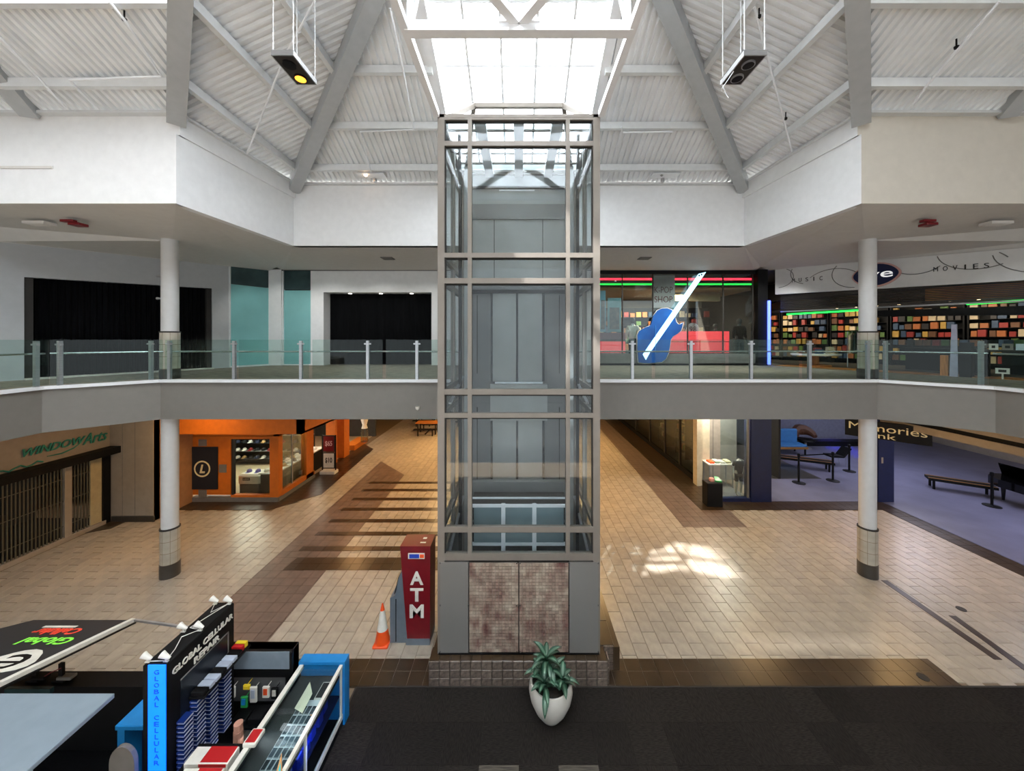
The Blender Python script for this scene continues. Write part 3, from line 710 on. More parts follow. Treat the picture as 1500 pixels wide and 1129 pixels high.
# rear wall with landing doors
M_shaft = mat('shaft_grey_panel', (154, 155, 153), .5, .1, var=.04, scale=2)
M_shaft2 = mat('shaft_darker_panel', (112, 112, 110), .45, .2, var=.06, scale=2)
BY = 9.05
part('rear_panel', M_shaft, (-1.4, 1.4, BY, BY+.1, 7.9, 10.62)); part('rear_header', M_framedk, (-1.3, 1.3, BY-.03, BY, zat(277, BY), zat(273, BY)))
part('header_light_strip', M_whsteel, (-.5, .4, BY-.02, BY, zat(280, BY), zat(278, BY)))
for px in (724, 795): part('panel_joint', M_framedk, (xl(px, BY)-.008, xl(px, BY)+.008, BY-.008, BY, 8.0, zat(312, BY)))
part('rear_sill_beam', M_shaft2, (-1.35, 1.35, BY-.06, BY, zat(322, BY), zat(300, BY)))
for zb, zt_ in ((DZ, zat(427, BY)), (zat(720, BY)-.6, zat(590, BY))):
    for x0, x1 in ((xl(722, BY), xl(757, BY)), (xl(758, BY), xl(794, BY))): part('landing_door', M_shaft, (x0, x1, BY-.04, BY, zb, zt_))
    for x0, x1 in ((-1.4, xl(719, BY)), (xl(798, BY), 1.4)):
        part('door_side_panel', M_shaft2, (x0, x1, BY-.02, BY+.06, zb, zt_)); part('panel_joint', M_framedk, ((x0+x1)/2-.012, (x0+x1)/2+.012, BY-.03, BY-.02, zb+.2, zt_-.1))
    for x in (xl(720.5, BY), xl(757.5, BY), xl(796, BY)): part('door_gap', M_blackgl, (x-.025, x+.025, BY-.05, BY-.01, zb, zt_))
    part('door_sill', M_chrome, (-.6, .6, BY-.12, BY, zb-.05, zb))
part('door_track', M_black, (-1.35, 1.35, BY-.1, BY, zat(430, BY), zat(425, BY)))
part('rear_panel', M_shaft2, (-1.4, 1.4, BY, BY+.08, 4.3, DZ)); part('rear_panel', M_shaft2, (-1.4, 1.4, BY, BY+.08, .5, 2.2)); part('rear_panel', M_shaft2, (-1.4, 1.4, BY+.03, BY+.08, 2.2, 8.0))
part('threshold_beam', M_shaft, (-.72, .72, BY-.1, BY, 4.4, DZ-.06))
for s in (-1, 1):
    part('guide_rail', M_black, (s*1.33-.03, s*1.33+.03, 8.0, 8.1, .5, 10.0)); part('rail_backing', M_shaft, (s*1.2-.05, s*1.2+.05, 8.12, 8.22, .5, 10.4))
    b = MB(); b.bar((s*1.33, 8.0, 9.95), (s*1.2, 7.2, 10.6), .07, .07); b.build('head_bracket', M_shaft2, el)
    for z in (2.3, 5.2): b = MB(); b.bar((s*1.35, 6.95, z), (s*1.35, 8.6, z+.35), .05, .04); b.build('bracket', M_alu, el)
b = MB(); b.tube([(-.05, 7.2, 8.1), (-.02, 7.2, 8.16), (.03, 7.2, 8.13), (.08, 7.2, 8.1)], .012, 6); b.build('cable_loop', M_black, el)
cabp = MB(); cabp.box(-1.02, 1.02, 7.15, 8.45, .6, 2.36); cabp.build('cab_body', M_blackgl, el)
cz0, cz1 = zat(797, 7.1), zat(741, 7.1)
for i in range(3):
    x0 = -.93+i*.62+.03; part('cab_crown_panel', mat('cab_teal_grey', (120, 138, 142), .25, var=.1, scale=2), (x0, x0+.56, 7.12, 7.15, cz0, cz1))
for x in (-.97, -.31, .31, .97): part('cab_post', M_whsteel, (x-.04, x+.04, 7.08, 7.14, cz0-.25, cz1+.04))
for z in (cz0, cz1): part('cab_crown_rail', M_whsteel, (-.98, .98, 7.09, 7.14, z-.025, z+.025))
part('cab_roof', M_framedk, (-.98, .98, 7.14, 8.4, cz1-.3, cz1-.02)); part('cab_crosshead', M_shaft2, (-1.1, 1.1, 7.75, 7.9, cz1, cz1+.22)); part('cab_roof_rail', M_whsteel, (-1.0, 1.0, 7.3, 7.33, cz1+.05, cz1+.08))
light('AREA', (0, 8, 4.2), 1.5, (1, .96, .9), .4, tgt=(0, 8.6, 3))

# ================================================================== ATM, CONE, PLANTER
a = thing('atm', 'red and blue-grey cash machine standing beside the lift tower plinth', 'cash machine', (-2.25, 7.7, 0))
b = MB(); b.prism([(-2.36, 7.5, .13), (-1.88, 7.5, .13), (-1.87, 7.5, 2.08), (-2.51, 7.5, 2.08)], (0, .46, 0)); b.build('red_cabinet', M_dkred, a)
b = MB(); b.prism([(-2.74, 7.55, 0), (-2.3, 7.55, 0), (-2.3, 7.55, 1.6), (-2.45, 7.55, 1.6), (-2.55, 7.55, 1.4), (-2.63, 7.55, 1.0), (-2.74, 7.55, .95)], (0, .38, 0)); b.build('machine_body', M_greymetal, a)
b = MB(); b.box(-2.38, -1.88, 7.49, 7.95, 0, .13); b.build('base', M_greymetal, a)
b = MB(); b.box(-2.62, -2.605, 7.54, 7.55, .03, .93); b.build('door_gap', M_black, a)
b = MB(); b.prism([(-2.66, 7.6, 1.0), (-2.57, 7.6, 1.36), (-2.58, 7.6, 1.36), (-2.67, 7.6, 1.0)], (0, .28, 0)); b.build('screen', M_blackgl, a)
for ch, py in (('A', 846.5), ('T', 871), ('M', 895)):
    text('lettering', ch, M_offwhite, (xl(610.5, 7.49), 7.49, zat(py, 7.49)), (1, 0, 0), (0, 0, 1), .3 if ch == 'M' else .28, .285, a, .006, bold=.03)
b = MB(); b.box(xl(598, 7.49), xl(622, 7.49), 7.48, 7.495, zat(818, 7.49), zat(810, 7.49)); lg = b.build('logo_plate', M_offwhite, a)
b = MB(); b.box(xl(599.5, 7.48), xl(614, 7.48), 7.474, 7.48, zat(817, 7.49), zat(811, 7.49)); b.build('logo_blue_field', mat('logo_blue', (20, 60, 170), .4), lg)
b = MB(); b.box(xl(615, 7.48), xl(621, 7.48), 7.474, 7.48, zat(816.5, 7.49), zat(811.5, 7.49)); b.build('logo_orange_field', M_orangepl, lg)
b = MB(); b.box(-2.12, -2.0, 7.62, 7.66, 2.08, 2.083); b.build('top_sticker', M_offwhite, a); b = MB(); b.box(-2.1, -2.02, 7.78, 7.84, 2.08, 2.083); b.build('top_sticker', M_offwhite, a)

c = thing('traffic_cone', 'orange traffic cone with two white bands beside the cash machine', 'cone', (-2.9, 7.55, 0))
b = MB(); b.bbox(-3.06, -2.74, 7.39, 7.71, 0, .04, .015); b.lathe((-2.9, 7.55, 0), [(.15, .04), (.125, .2), (.11, .3)], 20); b.lathe((-2.9, 7.55, 0), [(.062, .6), (.05, .66)], 20); b.lathe((-2.9, 7.55, 0), [(.072, .49), (.068, .53)], 20); b.build('body', M_orangepl, c, True)
b = MB(); b.lathe((-2.9, 7.55, 0), [(.11, .3), (.078, .47)], 20); b.build('white_band', M_offwhite, c, True)
b = MB(); b.lathe((-2.9, 7.55, 0), [(.078, .47), (.06, .63), (.045, .7)], 20); b.build('white_band', M_offwhite, c, True)
b = MB(); b.lathe((-2.9, 7.55, 0), [(.045, .7), (.022, .8), (.012, .84), (0, .845)], 20); b.build('tip', M_orangepl, c, True)

PC = Vector((.545, 6.07, .012))
p = thing('potted_plant', 'white egg-shaped planter with a striped-leaf plant on the dark carpet', 'plant', PC)
M_pot = mat('white_glazed_pot', (192, 188, 178), .32, var=.03)
b = MB(); b.lathe(PC, [(.13, 0), (.17, .015), (.27, .16), (.345, .33), (.372, .46), (.365, .55), (.345, .62), (.325, .625), (.31, .61), (.33, .5), (.0, .5)], 40); b.build('pot', M_pot, p, True)
b = MB(); b.lathe(PC, [(.33, .53), (.0, .55)], 24); b.build('soil', mat('potting_soil', (36, 28, 22), .95, var=.3, scale=30), p)
M_leaf = mat('dark_green_leaf', (34, 72, 52), .35, var=.15, rnd=.12); M_leaf2 = mat('silver_leaf_stripe', (92, 120, 100), .35, var=.1, rnd=.1)
def leaf(o, az, L, wd, lift, droop, name='leaf'):
    m = MB(); n = 7; vs = []; fs = []; rt = Vector((-math.sin(az), math.cos(az), 0)); fw = Vector((math.cos(az), math.sin(az), 0)); q = Vector(o); ang = lift
    for i in range(n+1):
        t = i/n; w_ = wd*(math.sin(math.pi*min(1, t*.93+.05))**.8)*(1-.25*t) if i < n else .002
        for u in (-1, -.42, 0, .42, 1): vs.append(q+rt*(w_*u)+Vector((0, 0, w_*.38*abs(u))))
        q = q+(fw*math.cos(ang)+Vector((0, 0, math.sin(ang))))*(L/n); ang -= droop/n
    for i in range(n):
        for k in range(4): fs.append((i*5+k, i*5+k+1, i*5+k+6, i*5+k+5))
    m.add(vs, fs); m.mi = [1 if (j % 4 in (1, 2) and 0 < j//4 < n-1) else 0 for j in range(len(fs))]
    o_ = m.build(name, [M_leaf, M_leaf2], p, True); return o_
rl = random.Random(3)
for (ox, oy, oz), n, L in (((-.08, -.05, .97), 15, .31), ((-.12, -.19, .7), 12, .31), ((.19, -.12, .7), 12, .28), ((.05, .05, .68), 11, .29), ((-.2, .02, .72), 9, .27)):
    q = PC+Vector((ox, oy, oz)); b = MB(); b.tube([(PC.x+ox*.7, PC.y+oy*.7, PC.z+.52), (q.x, q.y, q.z+.05)], [.018, .012], 8); b.build('stem', M_leaf, p)
    for k in range(n):
        t = k/n; leaf((q.x, q.y, q.z-.03+.09*t), k*2.4+rl.random()*.4, L*rl.uniform(.85, 1.1), rl.uniform(.046, .06), .25+1.0*t, rl.uniform(1.1, 1.7))
leaf(PC+Vector((-.09, -.22, .68)), -1.75, .38, .06, -.1, 1.5)
leaf(PC+Vector((-.03, -.08, .9)), -1.3, .3, .05, .3, 2.2)

# ================================================================== PHONE REPAIR KIOSK
X0, X1, Y0, Y1, ZK = -4.85, -4.55, 4.57, 5.68, 2.25
k = thing('sign_tower', 'tall black sign wall of the phone repair kiosk with a glowing blue end', 'kiosk', (-4.7, 5.1, 0))
b = MB(); b.bbox(X0, X1, Y0, Y1, 0, ZK, .012); b.build('wall_body', M_black, k)
b = MB(); b.box(xl(218, Y0), xl(243.5, Y0), Y0-.012, Y0, .3, zat(973, Y0)); b.build('blue_light_panel', mat('blue_light_panel', (20, 120, 255), .4, emit=1.0, ecol=(0, 100, 255)), k)
zt_ = zat(983, Y0)
for i, chh in enumerate('GLOBAL CELLULAR'):
    if chh != ' ': text('lettering', chh, mat('dim_blue_letters', (10, 60, 170), .5, emit=.35, ecol=(0, 70, 200)), (xl(231, Y0), Y0-.014, zt_-i*.083), (1, 0, 0), (0, 0, 1), .062 if chh not in 'IL' else .045, .056, k, .004)
text('lettering', 'GLOBAL CELLULAR', M_offwhite, (X1+.004, (Y0+Y1)/2+.02, ZK-.17), (0, 1, 0), (0, 0, 1), .98, .085, k, .012, bold=.02)
text('lettering', 'REPAIR', M_offwhite, (X1+.004, (Y0+Y1)/2+.05, ZK-.3), (0, 1, 0), (0, 0, 1), .42, .085, k, .012, bold=.02)
for q in ((X1, X1+.01, Y0+.2, Y1-.12, ZK-.385, ZK-.37), (X1, X1+.01, Y1-.14, Y1-.12, ZK-1.0, ZK-.37)): b = MB(); b.box(*q); b.build('poster_frame', M_greystripe, k)
b = MB(); b.box(X1, X1+.006, Y0+.2, Y1-.14, ZK-.95, ZK-.385); b.build('dark_poster', mat('dark_poster', (16, 22, 30), .3), k)
# clip-on lamps with a looping white cord
lampM = mat('white_lamp_shell', (226, 224, 214), .4)
pos = [(X0+.02, Y0+.05), (X1-.05, Y0+.06), (X0+.03, 5.1), (X1-.05, 5.12), (X0+.03, Y1-.05), (X1-.05, Y1-.05)]
nm = ['outer front', 'inner front', 'outer middle', 'inner middle', 'outer rear', 'inner rear']
for (x, y), s_ in zip(pos, nm):
    l = thing('clip_lamp', 'small white clip lamp at the %s of the black sign tower top' % s_, 'lamp', (x, y, ZK), 'clip lamps on the sign tower')
    b = MB(); b.tube([(x, y, ZK), (x, y, ZK+.06)], .012, 8); b.build('stem', lampM, l)
    b = MB(); b.tube([(x+.05, y, ZK+.045), (x-.01, y-.01, ZK+.085), (x-.05, y-.01, ZK+.105)], [.018, .034, .044], 10); b.build('lamp_shell', lampM, l, True)
    b = MB(); b.box(x-.03, x+.03, y-.012, y+.012, ZK, ZK+.014); b.build('clip', lampM, l)
b = MB(); pts = [Vector((x, y, ZK+.012)) for x, y in (pos[0], pos[1])]+[Vector((X0+.2, 4.8, ZK+.012)), Vector((X0+.1, 5.0, ZK+.012)), Vector((pos[3][0], pos[3][1], ZK+.015)), Vector((X0+.08, 5.15, ZK+.02)), Vector((X0+.14, 5.35, ZK+.012)), Vector((pos[5][0], pos[5][1], ZK+.015)), Vector((X0+.12, 5.45, ZK+.012)), Vector((pos[4][0], pos[4][1], ZK+.012))]
b.tube(pts, .006, 6); tag(b.build('power_cord', lampM), 'thin white cord linking the lamps on the sign tower top', 'cord')
# phone case packs on hooks
M_pack = mat('blue_pack', (16, 42, 110), .4, rnd=.25); M_packw = mat('silver_pack_edge', (170, 178, 192), .4, rnd=.1)
cols_ = [(4.78, 16, .1), (4.97, 17, .15), (5.18, 17, .2), (5.42, 17, .2)]
pk = None
for ci, (y, n, dz) in enumerate(cols_):
    for j in range(n):
        z = .42+dz*.5+j*.058
        lab = '%s blue phone case pack from the bottom, %s column from the blue light' % (ordn(j+1), ordn(ci+1))
        if pk is None:
            m = MB(); m.box(0, .1, -.07, .07, 0, .03); m.cur = 1; m.box(.1, .104, -.065, .065, .006, .024); m.box(.02, .102, -.071, -.07, .006, .014)
            pk = m.build('phone_case_pack', [M_pack, M_packw], None, origin=(0, 0, 0)); o = pk
        else: o = pk.copy(); COL.objects.link(o)
        o.location = (X1+.006, y, z); tag(o, lab, 'phone case', 'phone case packs, column %d' % (ci+1))
for i in range(7):
    m = MB(); y = 4.95+i*.1; z = 1.522+.0*i; m.bbox(X1+.012, X1+.2, y-.046, y+.046, z, z+.05, .008)
    tag(m.build('boxed_charger', M_packw if i % 3 else M_black), ('first', 'second', 'third', 'fourth', 'fifth', 'sixth', 'seventh')[i]+' boxed charger from the front along the shelf of the sign tower', 'box', 'boxed chargers')
for y, m_, l_ in ((5.63, M_red, 'red'), (5.7, M_yellow, 'yellow')):
    m = MB(); m.bbox(X1+.012, X1+.18, y-.03, y+.03, 1.522, 1.6, .006); tag(m.build('accessory_box', m_), l_+' accessory box on the far end of the sign tower shelf', 'box')
m = MB(); m.box(X1, X1+.22, 4.88, 5.74, 1.5, 1.52); m.build('shelf', M_black, k)
# lightbox stand behind the counter
s_ = thing('lightbox_stand', 'black stand with a pale lightbox header behind the glass counter', 'stand', (-4.15, 5.9, 0))
m = MB(); m.box(-4.86, -3.72, 5.86, 6.0, 0, 1.34); m.build('back_body', M_black, s_)
m = MB(); m.bbox(-4.86, -3.72, 5.8, 6.02, .93, 1.34, .015); m.build('header_box', M_black, s_)
m = MB(); m.box(xl(339, 5.8), xl(424, 5.8), 5.79, 5.8, zat(979, 5.8), zat(954, 5.8)); m.build('lightbox_face', mat('pale_lightbox', (120, 132, 142), .4, emit=.02), s_)
m = MB(); m.box(-4.75, -3.85, 5.842, 5.86, .5, .92); m.build('grey_backboard', mat('grey_board', (92, 92, 92), .7), s_)
m = MB(); m.box(-4.5, -3.74, 5.5, 5.85, .4, .44); m.build('lower_shelf', M_black, s_)
acc = [('white and black phone case', -4.62, .78, M_offwhite, M_black), ('green and teal phone case', -4.42, .62, M_greenpl, M_blue), ('tall white phone case', -4.27, .74, M_offwhite, M_packw), ('white and orange phone case', -4.07, .78, M_offwhite, M_orangepl), ('black ringed phone case', -3.93, .76, M_black, M_offwhite), ('yellow round charger', -4.38, .86, M_yellow, M_yellow)]
for l_, x, z, m1, m2 in acc:
    m = MB(); h = .24 if 'tall' in l_ else (.07 if 'yellow' in l_ else .17)
    m.bbox(x-.055, x+.055, 5.7, 5.735, z-h/2, z+h/2, .008); m.cur = 1; m.box(x-.03, x+.03, 5.69, 5.7, z-h*.2, z+h*.35); m.cur = 0; m.tube([(x, 5.735, z+h*.3), (x, 5.838, z+h*.3)], .006, 6)
    tag(m.build('hanging_case', [m1, m2]), l_+' hanging on the grey board under the lightbox', 'phone case', 'cases on the grey board')
for i in range(3):
    m = MB(); m.bbox(-4.47+i*.25, -4.26+i*.25, 5.52, 5.68, .442, .52+.03*i, .01); tag(m.build('black_tray', M_black), ('left', 'middle', 'right')[i]+' black tray on the low shelf under the lightbox', 'tray', 'black trays')
# glass display counter
d = thing('display_counter', 'long glass-topped display counter with white edges and a blue end panel', 'counter', (-3.29, 5, 0))
CX0, CX1, CY0, CY1, CZ = -3.66, -2.94, 3.9, 5.93, 1.02
m = MB(); m.box(CX0, CX1, CY0, CY1, 0, .1); m.build('plinth_base', M_black, d)
m = MB(); m.box(CX0, CX0+.02, CY0, CY1, .1, CZ-.04); m.build('back_panel', M_black, d)
for q in ((CX0, CX0+.07), (CX1-.05, CX1)): m = MB(); m.box(q[0], q[1], CY0, CY1, CZ-.05, CZ); m.build('top_edge', M_offwhite, d)
m = MB(); m.box(CX1-.03, CX1, CY0, CY1, .12, .2); m.build('lower_edge', M_offwhite, d)
for y in (CY0, 4.9, CY1-.05): m = MB(); m.box(CX1-.03, CX1, y, y+.03, .2, CZ-.05); m.build('corner_trim', M_offwhite, d)
m = MB(); m.box(CX0+.07, CX1-.05, CY0, CY1, CZ-.02, CZ-.012); m.build('top_glass', M_cglass, d)
m = MB(); m.box(CX1-.012, CX1-.006, CY0, CY1, .2, CZ-.05); m.build('side_glass', M_cglass, d)
m = MB(); m.box(CX0-.02, CX1+.03, CY1, CY1+.16, 0, CZ+.04); m.build('blue_end_panel', M_blue, d)
m = MB(); m.box(CX0+.03, CX1-.04, CY0, CY1-.02, CZ-.19, CZ-.17); m.build('upper_shelf', mat('dark_shelf', (40, 44, 46), .5), d)
m = MB(); m.box(CX0+.3, CX1-.09, CY0, 5.5, CZ-.17, CZ-.155); m.build('white_display_tray', mat('white_tray', (206, 214, 218), .5), d)
m = MB(); m.box(CX0+.03, CX1-.04, CY0, CY1-.02, .5, .52); m.build('lower_shelf', M_navy, d)
light('AREA', (-3.15, 5.0, .8), 5, (.15, .3, 1), .2, 1.6, tgt=(-3.1, 5.0, .2))
light('AREA', (-3.4, 5.0, .985), 1.5, (.9, .95, 1), .1, 1.7, tgt=(-3.3, 5.0, .6))
ph = None
for i in range(4):
    for j in range(10):
        if ph is None:
            m = MB(); m.bbox(-.032, .032, -.062, .062, 0, .01, .004); m.cur = 1; m.box(-.027, .027, -.055, .055, .01, .0115); ph = m.build('mobile_phone', [mat('silver_phone', (150, 156, 160), .3, .4, rnd=.2), mat('phone_glass', (60, 72, 80), .1, rnd=.5)], None, origin=(0, 0, 0)); o = ph
        else: o = ph.copy(); COL.objects.link(o)
        o.location = (CX0+.34+i*.075, 4.1+j*.138, CZ-.155+.002); tag(o, 'silver phone on the counter tray, %s row from the front, %s from the left' % (ordn(j+1), ordn(i+1)), 'phone', 'phones in the glass counter')
m = MB(); m.bbox(-3.18, -3.0, 5.5, 5.78, CZ-.165, CZ-.14, .006); m.cur = 1; m.box(-3.165, -3.015, 5.52, 5.76, CZ-.14, CZ-.138); tag(m.build('tablet', [M_offwhite, mat('dark_screen', (36, 40, 46), .15)]), 'white tablet with dark screen at the far end of the glass counter', 'tablet')
m = MB(); m.prism([(-3.38, 5.35, CZ-.13), (-3.22, 5.28, CZ-.13), (-3.2, 5.5, CZ-.06), (-3.33, 5.66, CZ-.03)], (0, 0, .004)); tag(m.build('paper_card', mat('cream_card', (226, 220, 190), .7)), 'cream paper card propped inside the glass counter', 'card')
m = MB(); m.lathe((-3.07, 5.32, CZ-.16), [(.055, 0), (.055, .01), (0, .012)], 16); tag(m.build('round_sticker', mat('amber', (232, 140, 30), .5)), 'round amber sticker inside the glass counter near the tablet', 'sticker')
rb = random.Random(5)
for i in range(9):
    y = 4.15+i*.19; x = -3.1+rb.uniform(-.02, .04); h = rb.uniform(.1, .22)
    m = MB(); m.bbox(x-.04, x+.04, y-.06, y+.06, .522, .522+h, .008); o = m.build('blue_bottle_box', mat('deep_blue_box', (24, 50, 170), .35, rnd=.3))
    tag(o, '%s dark blue boxed gadget from the front on the glass counter lower shelf' % ordn(i+1), 'box', 'gadgets on the lower shelf')
m = MB(); m.bbox(CX0-.02, CX0+.15, 4.72, 4.92, CZ, CZ+.05, .01); m.cur = 1; m.box(CX0, CX0+.13, 4.74, 4.9, CZ+.05, CZ+.053); tag(m.build('card_holder', [M_offwhite, M_red]), 'white card holder with a red logo on the counter edge', 'holder')
# boxes on the near side cabinet
s2 = thing('side_cabinet', 'black side cabinet under red and white boxes beside the glass counter', 'cabinet', (-4.05, 4.4, 0))
m = MB(); m.box(-4.36, -3.7, 4.1, 4.85, 0, .93); m.build('body', M_black, s2); m = MB(); m.box(-4.34, -3.72, 4.09, 4.1, .05, .9); m.build('door', M_blackgl, s2)
for l_, y, z, sh in (('upper red and white cardboard box on the black side cabinet', 4.62, .93, 0), ('nearer red and white cardboard box on the black side cabinet', 4.38, .93, .06)):
    q = thing('cardboard_box', l_, 'box', (-3.98, y, z)); m = MB(); m.bbox(-4.28+sh, -3.72, y-.09, y+.11, z+.002, z+.1, .004); m.build('carton', M_offwhite, q)
    m = MB(); m.box(-4.09+sh, -3.74, y-.07, y+.11, z+.1, z+.102); m.box(-4.09+sh, -3.74, y-.092, y-.09, z+.06, z+.1); m.build('red_print', M_red, q)
m = MB(); m.lathe((-3.95, 5.0, .0), [(.06, 0), (.06, .95)], 12); m.lathe((-3.95, 5.0, .95), [(.055, 0), (.055, .1)], 14); tag(m.build('pink_jar', mat('pink_jar', (190, 140, 120), .4)), 'dusty pink jar on a thin stand behind the red boxes', 'jar')
tm = MB(); ty = 4.32; tri = [(xl(398, ty), ty, .99), (xl(413, ty), ty, .99), (xl(412, ty), ty, zat(1104, ty))]
st = thing('triangle_standee', 'pointed teal pennant standee with orange outline at the counter front', 'standee', tri[0]); tm.prism(tri, (0, .012, 0)); tm.build('card', mat('orange_outline', (226, 170, 110), .5), st)
cx_ = sum(t_[0] for t_ in tri)/3+.01; m = MB(); m.prism([(cx_+(t_[0]-cx_)*.62, ty-.003, 1.03+(t_[2]-1.03)*.72) for t_ in tri], (0, .003, 0)); m.build('teal_print', mat('teal_print', (40, 190, 200), .4, emit=.2), st)
m = MB(); m.box(tri[0][0], tri[1][0]+.04, ty-.05, ty+.06, CZ, CZ+.012) if False else m.bar((tri[0][0], ty+.006, .985), (tri[1][0], ty+.006, .985), .06, .02); m.build('foot', M_black, st)
# blue cabinet, stool, dark counter, canopies
bc = thing('blue_cabinet', 'bright blue open cabinet left of the glowing blue sign panel', 'cabinet', (-5.25, 5.2, 0))
m = MB(); m.bbox(-5.64, -4.87, 4.95, 5.44, 1.0, 1.06, .01); m.build('top', M_blue, bc)
m = MB(); m.box(-5.62, -5.52, 4.97, 5.44, .032, 1.0); m.build('side_panel', M_blue, bc); m = MB(); m.box(-4.96, -4.88, 4.97, 5.44, .032, 1.0); m.build('side_panel', M_blue, bc); m = MB(); m.box(-5.52, -4.96, 5.2, 5.44, .032, 1.0); m.build('recess_back', M_navy, bc)
ch_ = thing('bar_stool', 'grey rounded-back stool in front of the blue cabinet', 'stool', (-4.98, 4.35, 0))
m = MB(); vs = []; 
for i in range(13):
    a_ = math.pi*i/12; vs.append((-4.98-.16*math.cos(a_)*(1 if True else 0), 4.45+.02, 1.12+.22*math.sin(a_)))
m.prism([(-5.14, 4.45, .8)]+[(v[0], 4.45, v[2]) for v in vs]+[(-4.82, 4.45, .8)], (0, .05, 0)); m.build('backrest', mat('grey_shell', (110, 106, 100), .5), ch_)
m = MB(); m.lathe((-4.98, 4.28, .72), [(.17, 0), (.19, .03), (.17, .07)], 20); m.build('seat', MATS['grey_shell'], ch_, True)
m = MB(); m.lathe((-4.98, 4.28, .032), [(.2, 0), (.2, .02), (.03, .04), (.03, .72)], 20); m.tube([(-4.98, 4.4, .76), (-4.98, 4.47, .85)], .02); m.build('pedestal', M_chrome, ch_, True)
dk = thing('black_counter', 'long black kiosk counter with teal front behind the white canopy', 'counter', (-6.8, 5.5, 0))
m = MB(); m.box(-9.4, -4.9, 5.55, 5.72, 0, 1.04); m.build('body', M_black, dk); m = MB(); m.box(-9.4, -4.9, 5.5, 5.76, 1.04, 1.07); m.build('top', M_black, dk); m = MB(); m.box(-7.9, -7.2, 5.45, 5.5, 1.0, 1.08); m.build('teal_edge', M_tealdk, dk)
m = MB(); m.box(-9.6, -4.86, 1.5, 5.548, .0, .03); o = m.build('kiosk_mat', M_blackcloth); tag(o, 'black floor mat covering the ground inside the phone kiosk', 'mat')
for px, px2, nm_, h in ((52, 58, 'left', .2), (90, 95, 'right', .26)):
    Yc = 5.62; x = xl(px, Yc); g_ = thing('phone_stand', nm_+' black upright phone stand on the dark kiosk counter', 'stand', (x, Yc, 1.07))
    m = MB(); m.box(x-.08, x+.1, Yc-.06, Yc+.06, 1.07, 1.1); m.build('foot', M_black, g_); m = MB(); m.box(x-.025, x+.035, Yc-.02, Yc+.02, 1.1, 1.07+h); m.build('upright', M_black, g_); 
    m = MB(); m.bbox(x-.03, x+.2, Yc-.05, Yc+.05, 1.1, 1.14, .01); m.build('handset', M_greystripe if nm_ == 'right' else M_black, g_)
m = MB(); m.tube([(xl(60, 5.6), 5.6, 1.1), (xl(75, 5.6), 5.6, 1.2), (xl(90, 5.6), 5.6, 1.27)], .007, 6); tag(m.build('coiled_cable', M_dkred), 'thin dark red cable between the two phone stands', 'cable')
cn = thing('flat_canopy', 'flat pale grey canopy board on posts at the left kiosk', 'canopy', (-6.9, 2.6, 0))
m = MB(); m.bbox(-9.6, -4.8, 1.0, 4.22, 2.2, 2.25, .008); m.build('board', mat('pale_grey_board', (122, 134, 143), .45, var=.03), cn)
for x, y in ((-5.08, 3.66), (-9.3, 3.66), (-5.08, 1.3), (-9.3, 1.3)): m = MB(); m.box(x-.03, x+.03, y-.03, y+.03, .032, 2.2); m.build('post', M_alu, cn)
sg = thing('tilted_sign_board', 'black tilted sign board with upside-down green and red lettering and white edge', 'sign', (-7.0, 5.9, 1.79))
def tp(x, y): return Vector((x, y, 1.79+(5.9-y)*.268))
U_ = (tp(0, 4.4)-tp(0, 5.9)).normalized(); N_ = Vector((-1, 0, 0)).cross(U_)
m = MB(); m.prism([tp(-6.41, 5.9), tp(-6.41, 4.3), tp(-9.2, 4.3), tp(-8.06, 5.9)], -N_*.02); m.build('board', mat('black_sign_cloth', (30, 32, 36), .6), sg)
m = MB(); m.bar(tp(-6.41, 5.9), tp(-6.41, 4.3), .07, .05, N_); m.build('white_edge', M_offwhite, sg); m = MB(); m.bar(tp(-6.36, 5.9)-N_*.04, tp(-6.36, 4.3)-N_*.04, .02, .02, N_); m.build('edge_line', M_black, sg)
m = MB(); m.bar(tp(-6.41, 5.9), (-4.86, 5.62, 1.84), .03, .03); m.build('support_rod', M_alu, sg)
def pxsign(px, py):   # point on the sign seen at that place of the photograph
    u, v = (px-CX)/FPX, (CY-py)/FPX; y = (1.79+5.9*.268-EYE)/(v+.268); return tp(u*y, y)+N_*.004
c_ = pxsign(67, 939); text('green_lettering', 'Global', mat('green_print', (130, 226, 70), .5, emit=.15), c_, (-1, 0, 0), U_, .74, .19, sg, .003, bold=.02)
c_ = pxsign(82, 925); text('red_lettering', 'Cellular', mat('red_print', (226, 66, 44), .5, emit=.1), c_, (-1, 0, 0), U_, .72, .18, sg, .003, bold=.03)
a_, b_ = pxsign(64, 918), pxsign(112, 918); m = MB(); m.bar(a_, b_, .05, .006, N_); m.build('white_rule', M_offwhite, sg)
c_ = pxsign(12, 970); m = MB(); bl = []
for i in range(20):
    t = 2*math.pi*i/20; r_ = 1+.12*math.sin(3*t); bl.append(c_+Vector((-1, 0, 0))*(.36*r_*math.cos(t))+U_*(.26*r_*math.sin(t)))
m.prism(bl, N_*.004); m.build('white_emblem', M_offwhite, sg)
text('emblem_letter', 'e', M_black, c_+N_*.005+Vector((.04, 0, 0)), (-1, 0, 0), U_, .34, .34, sg, .003, bold=.0)
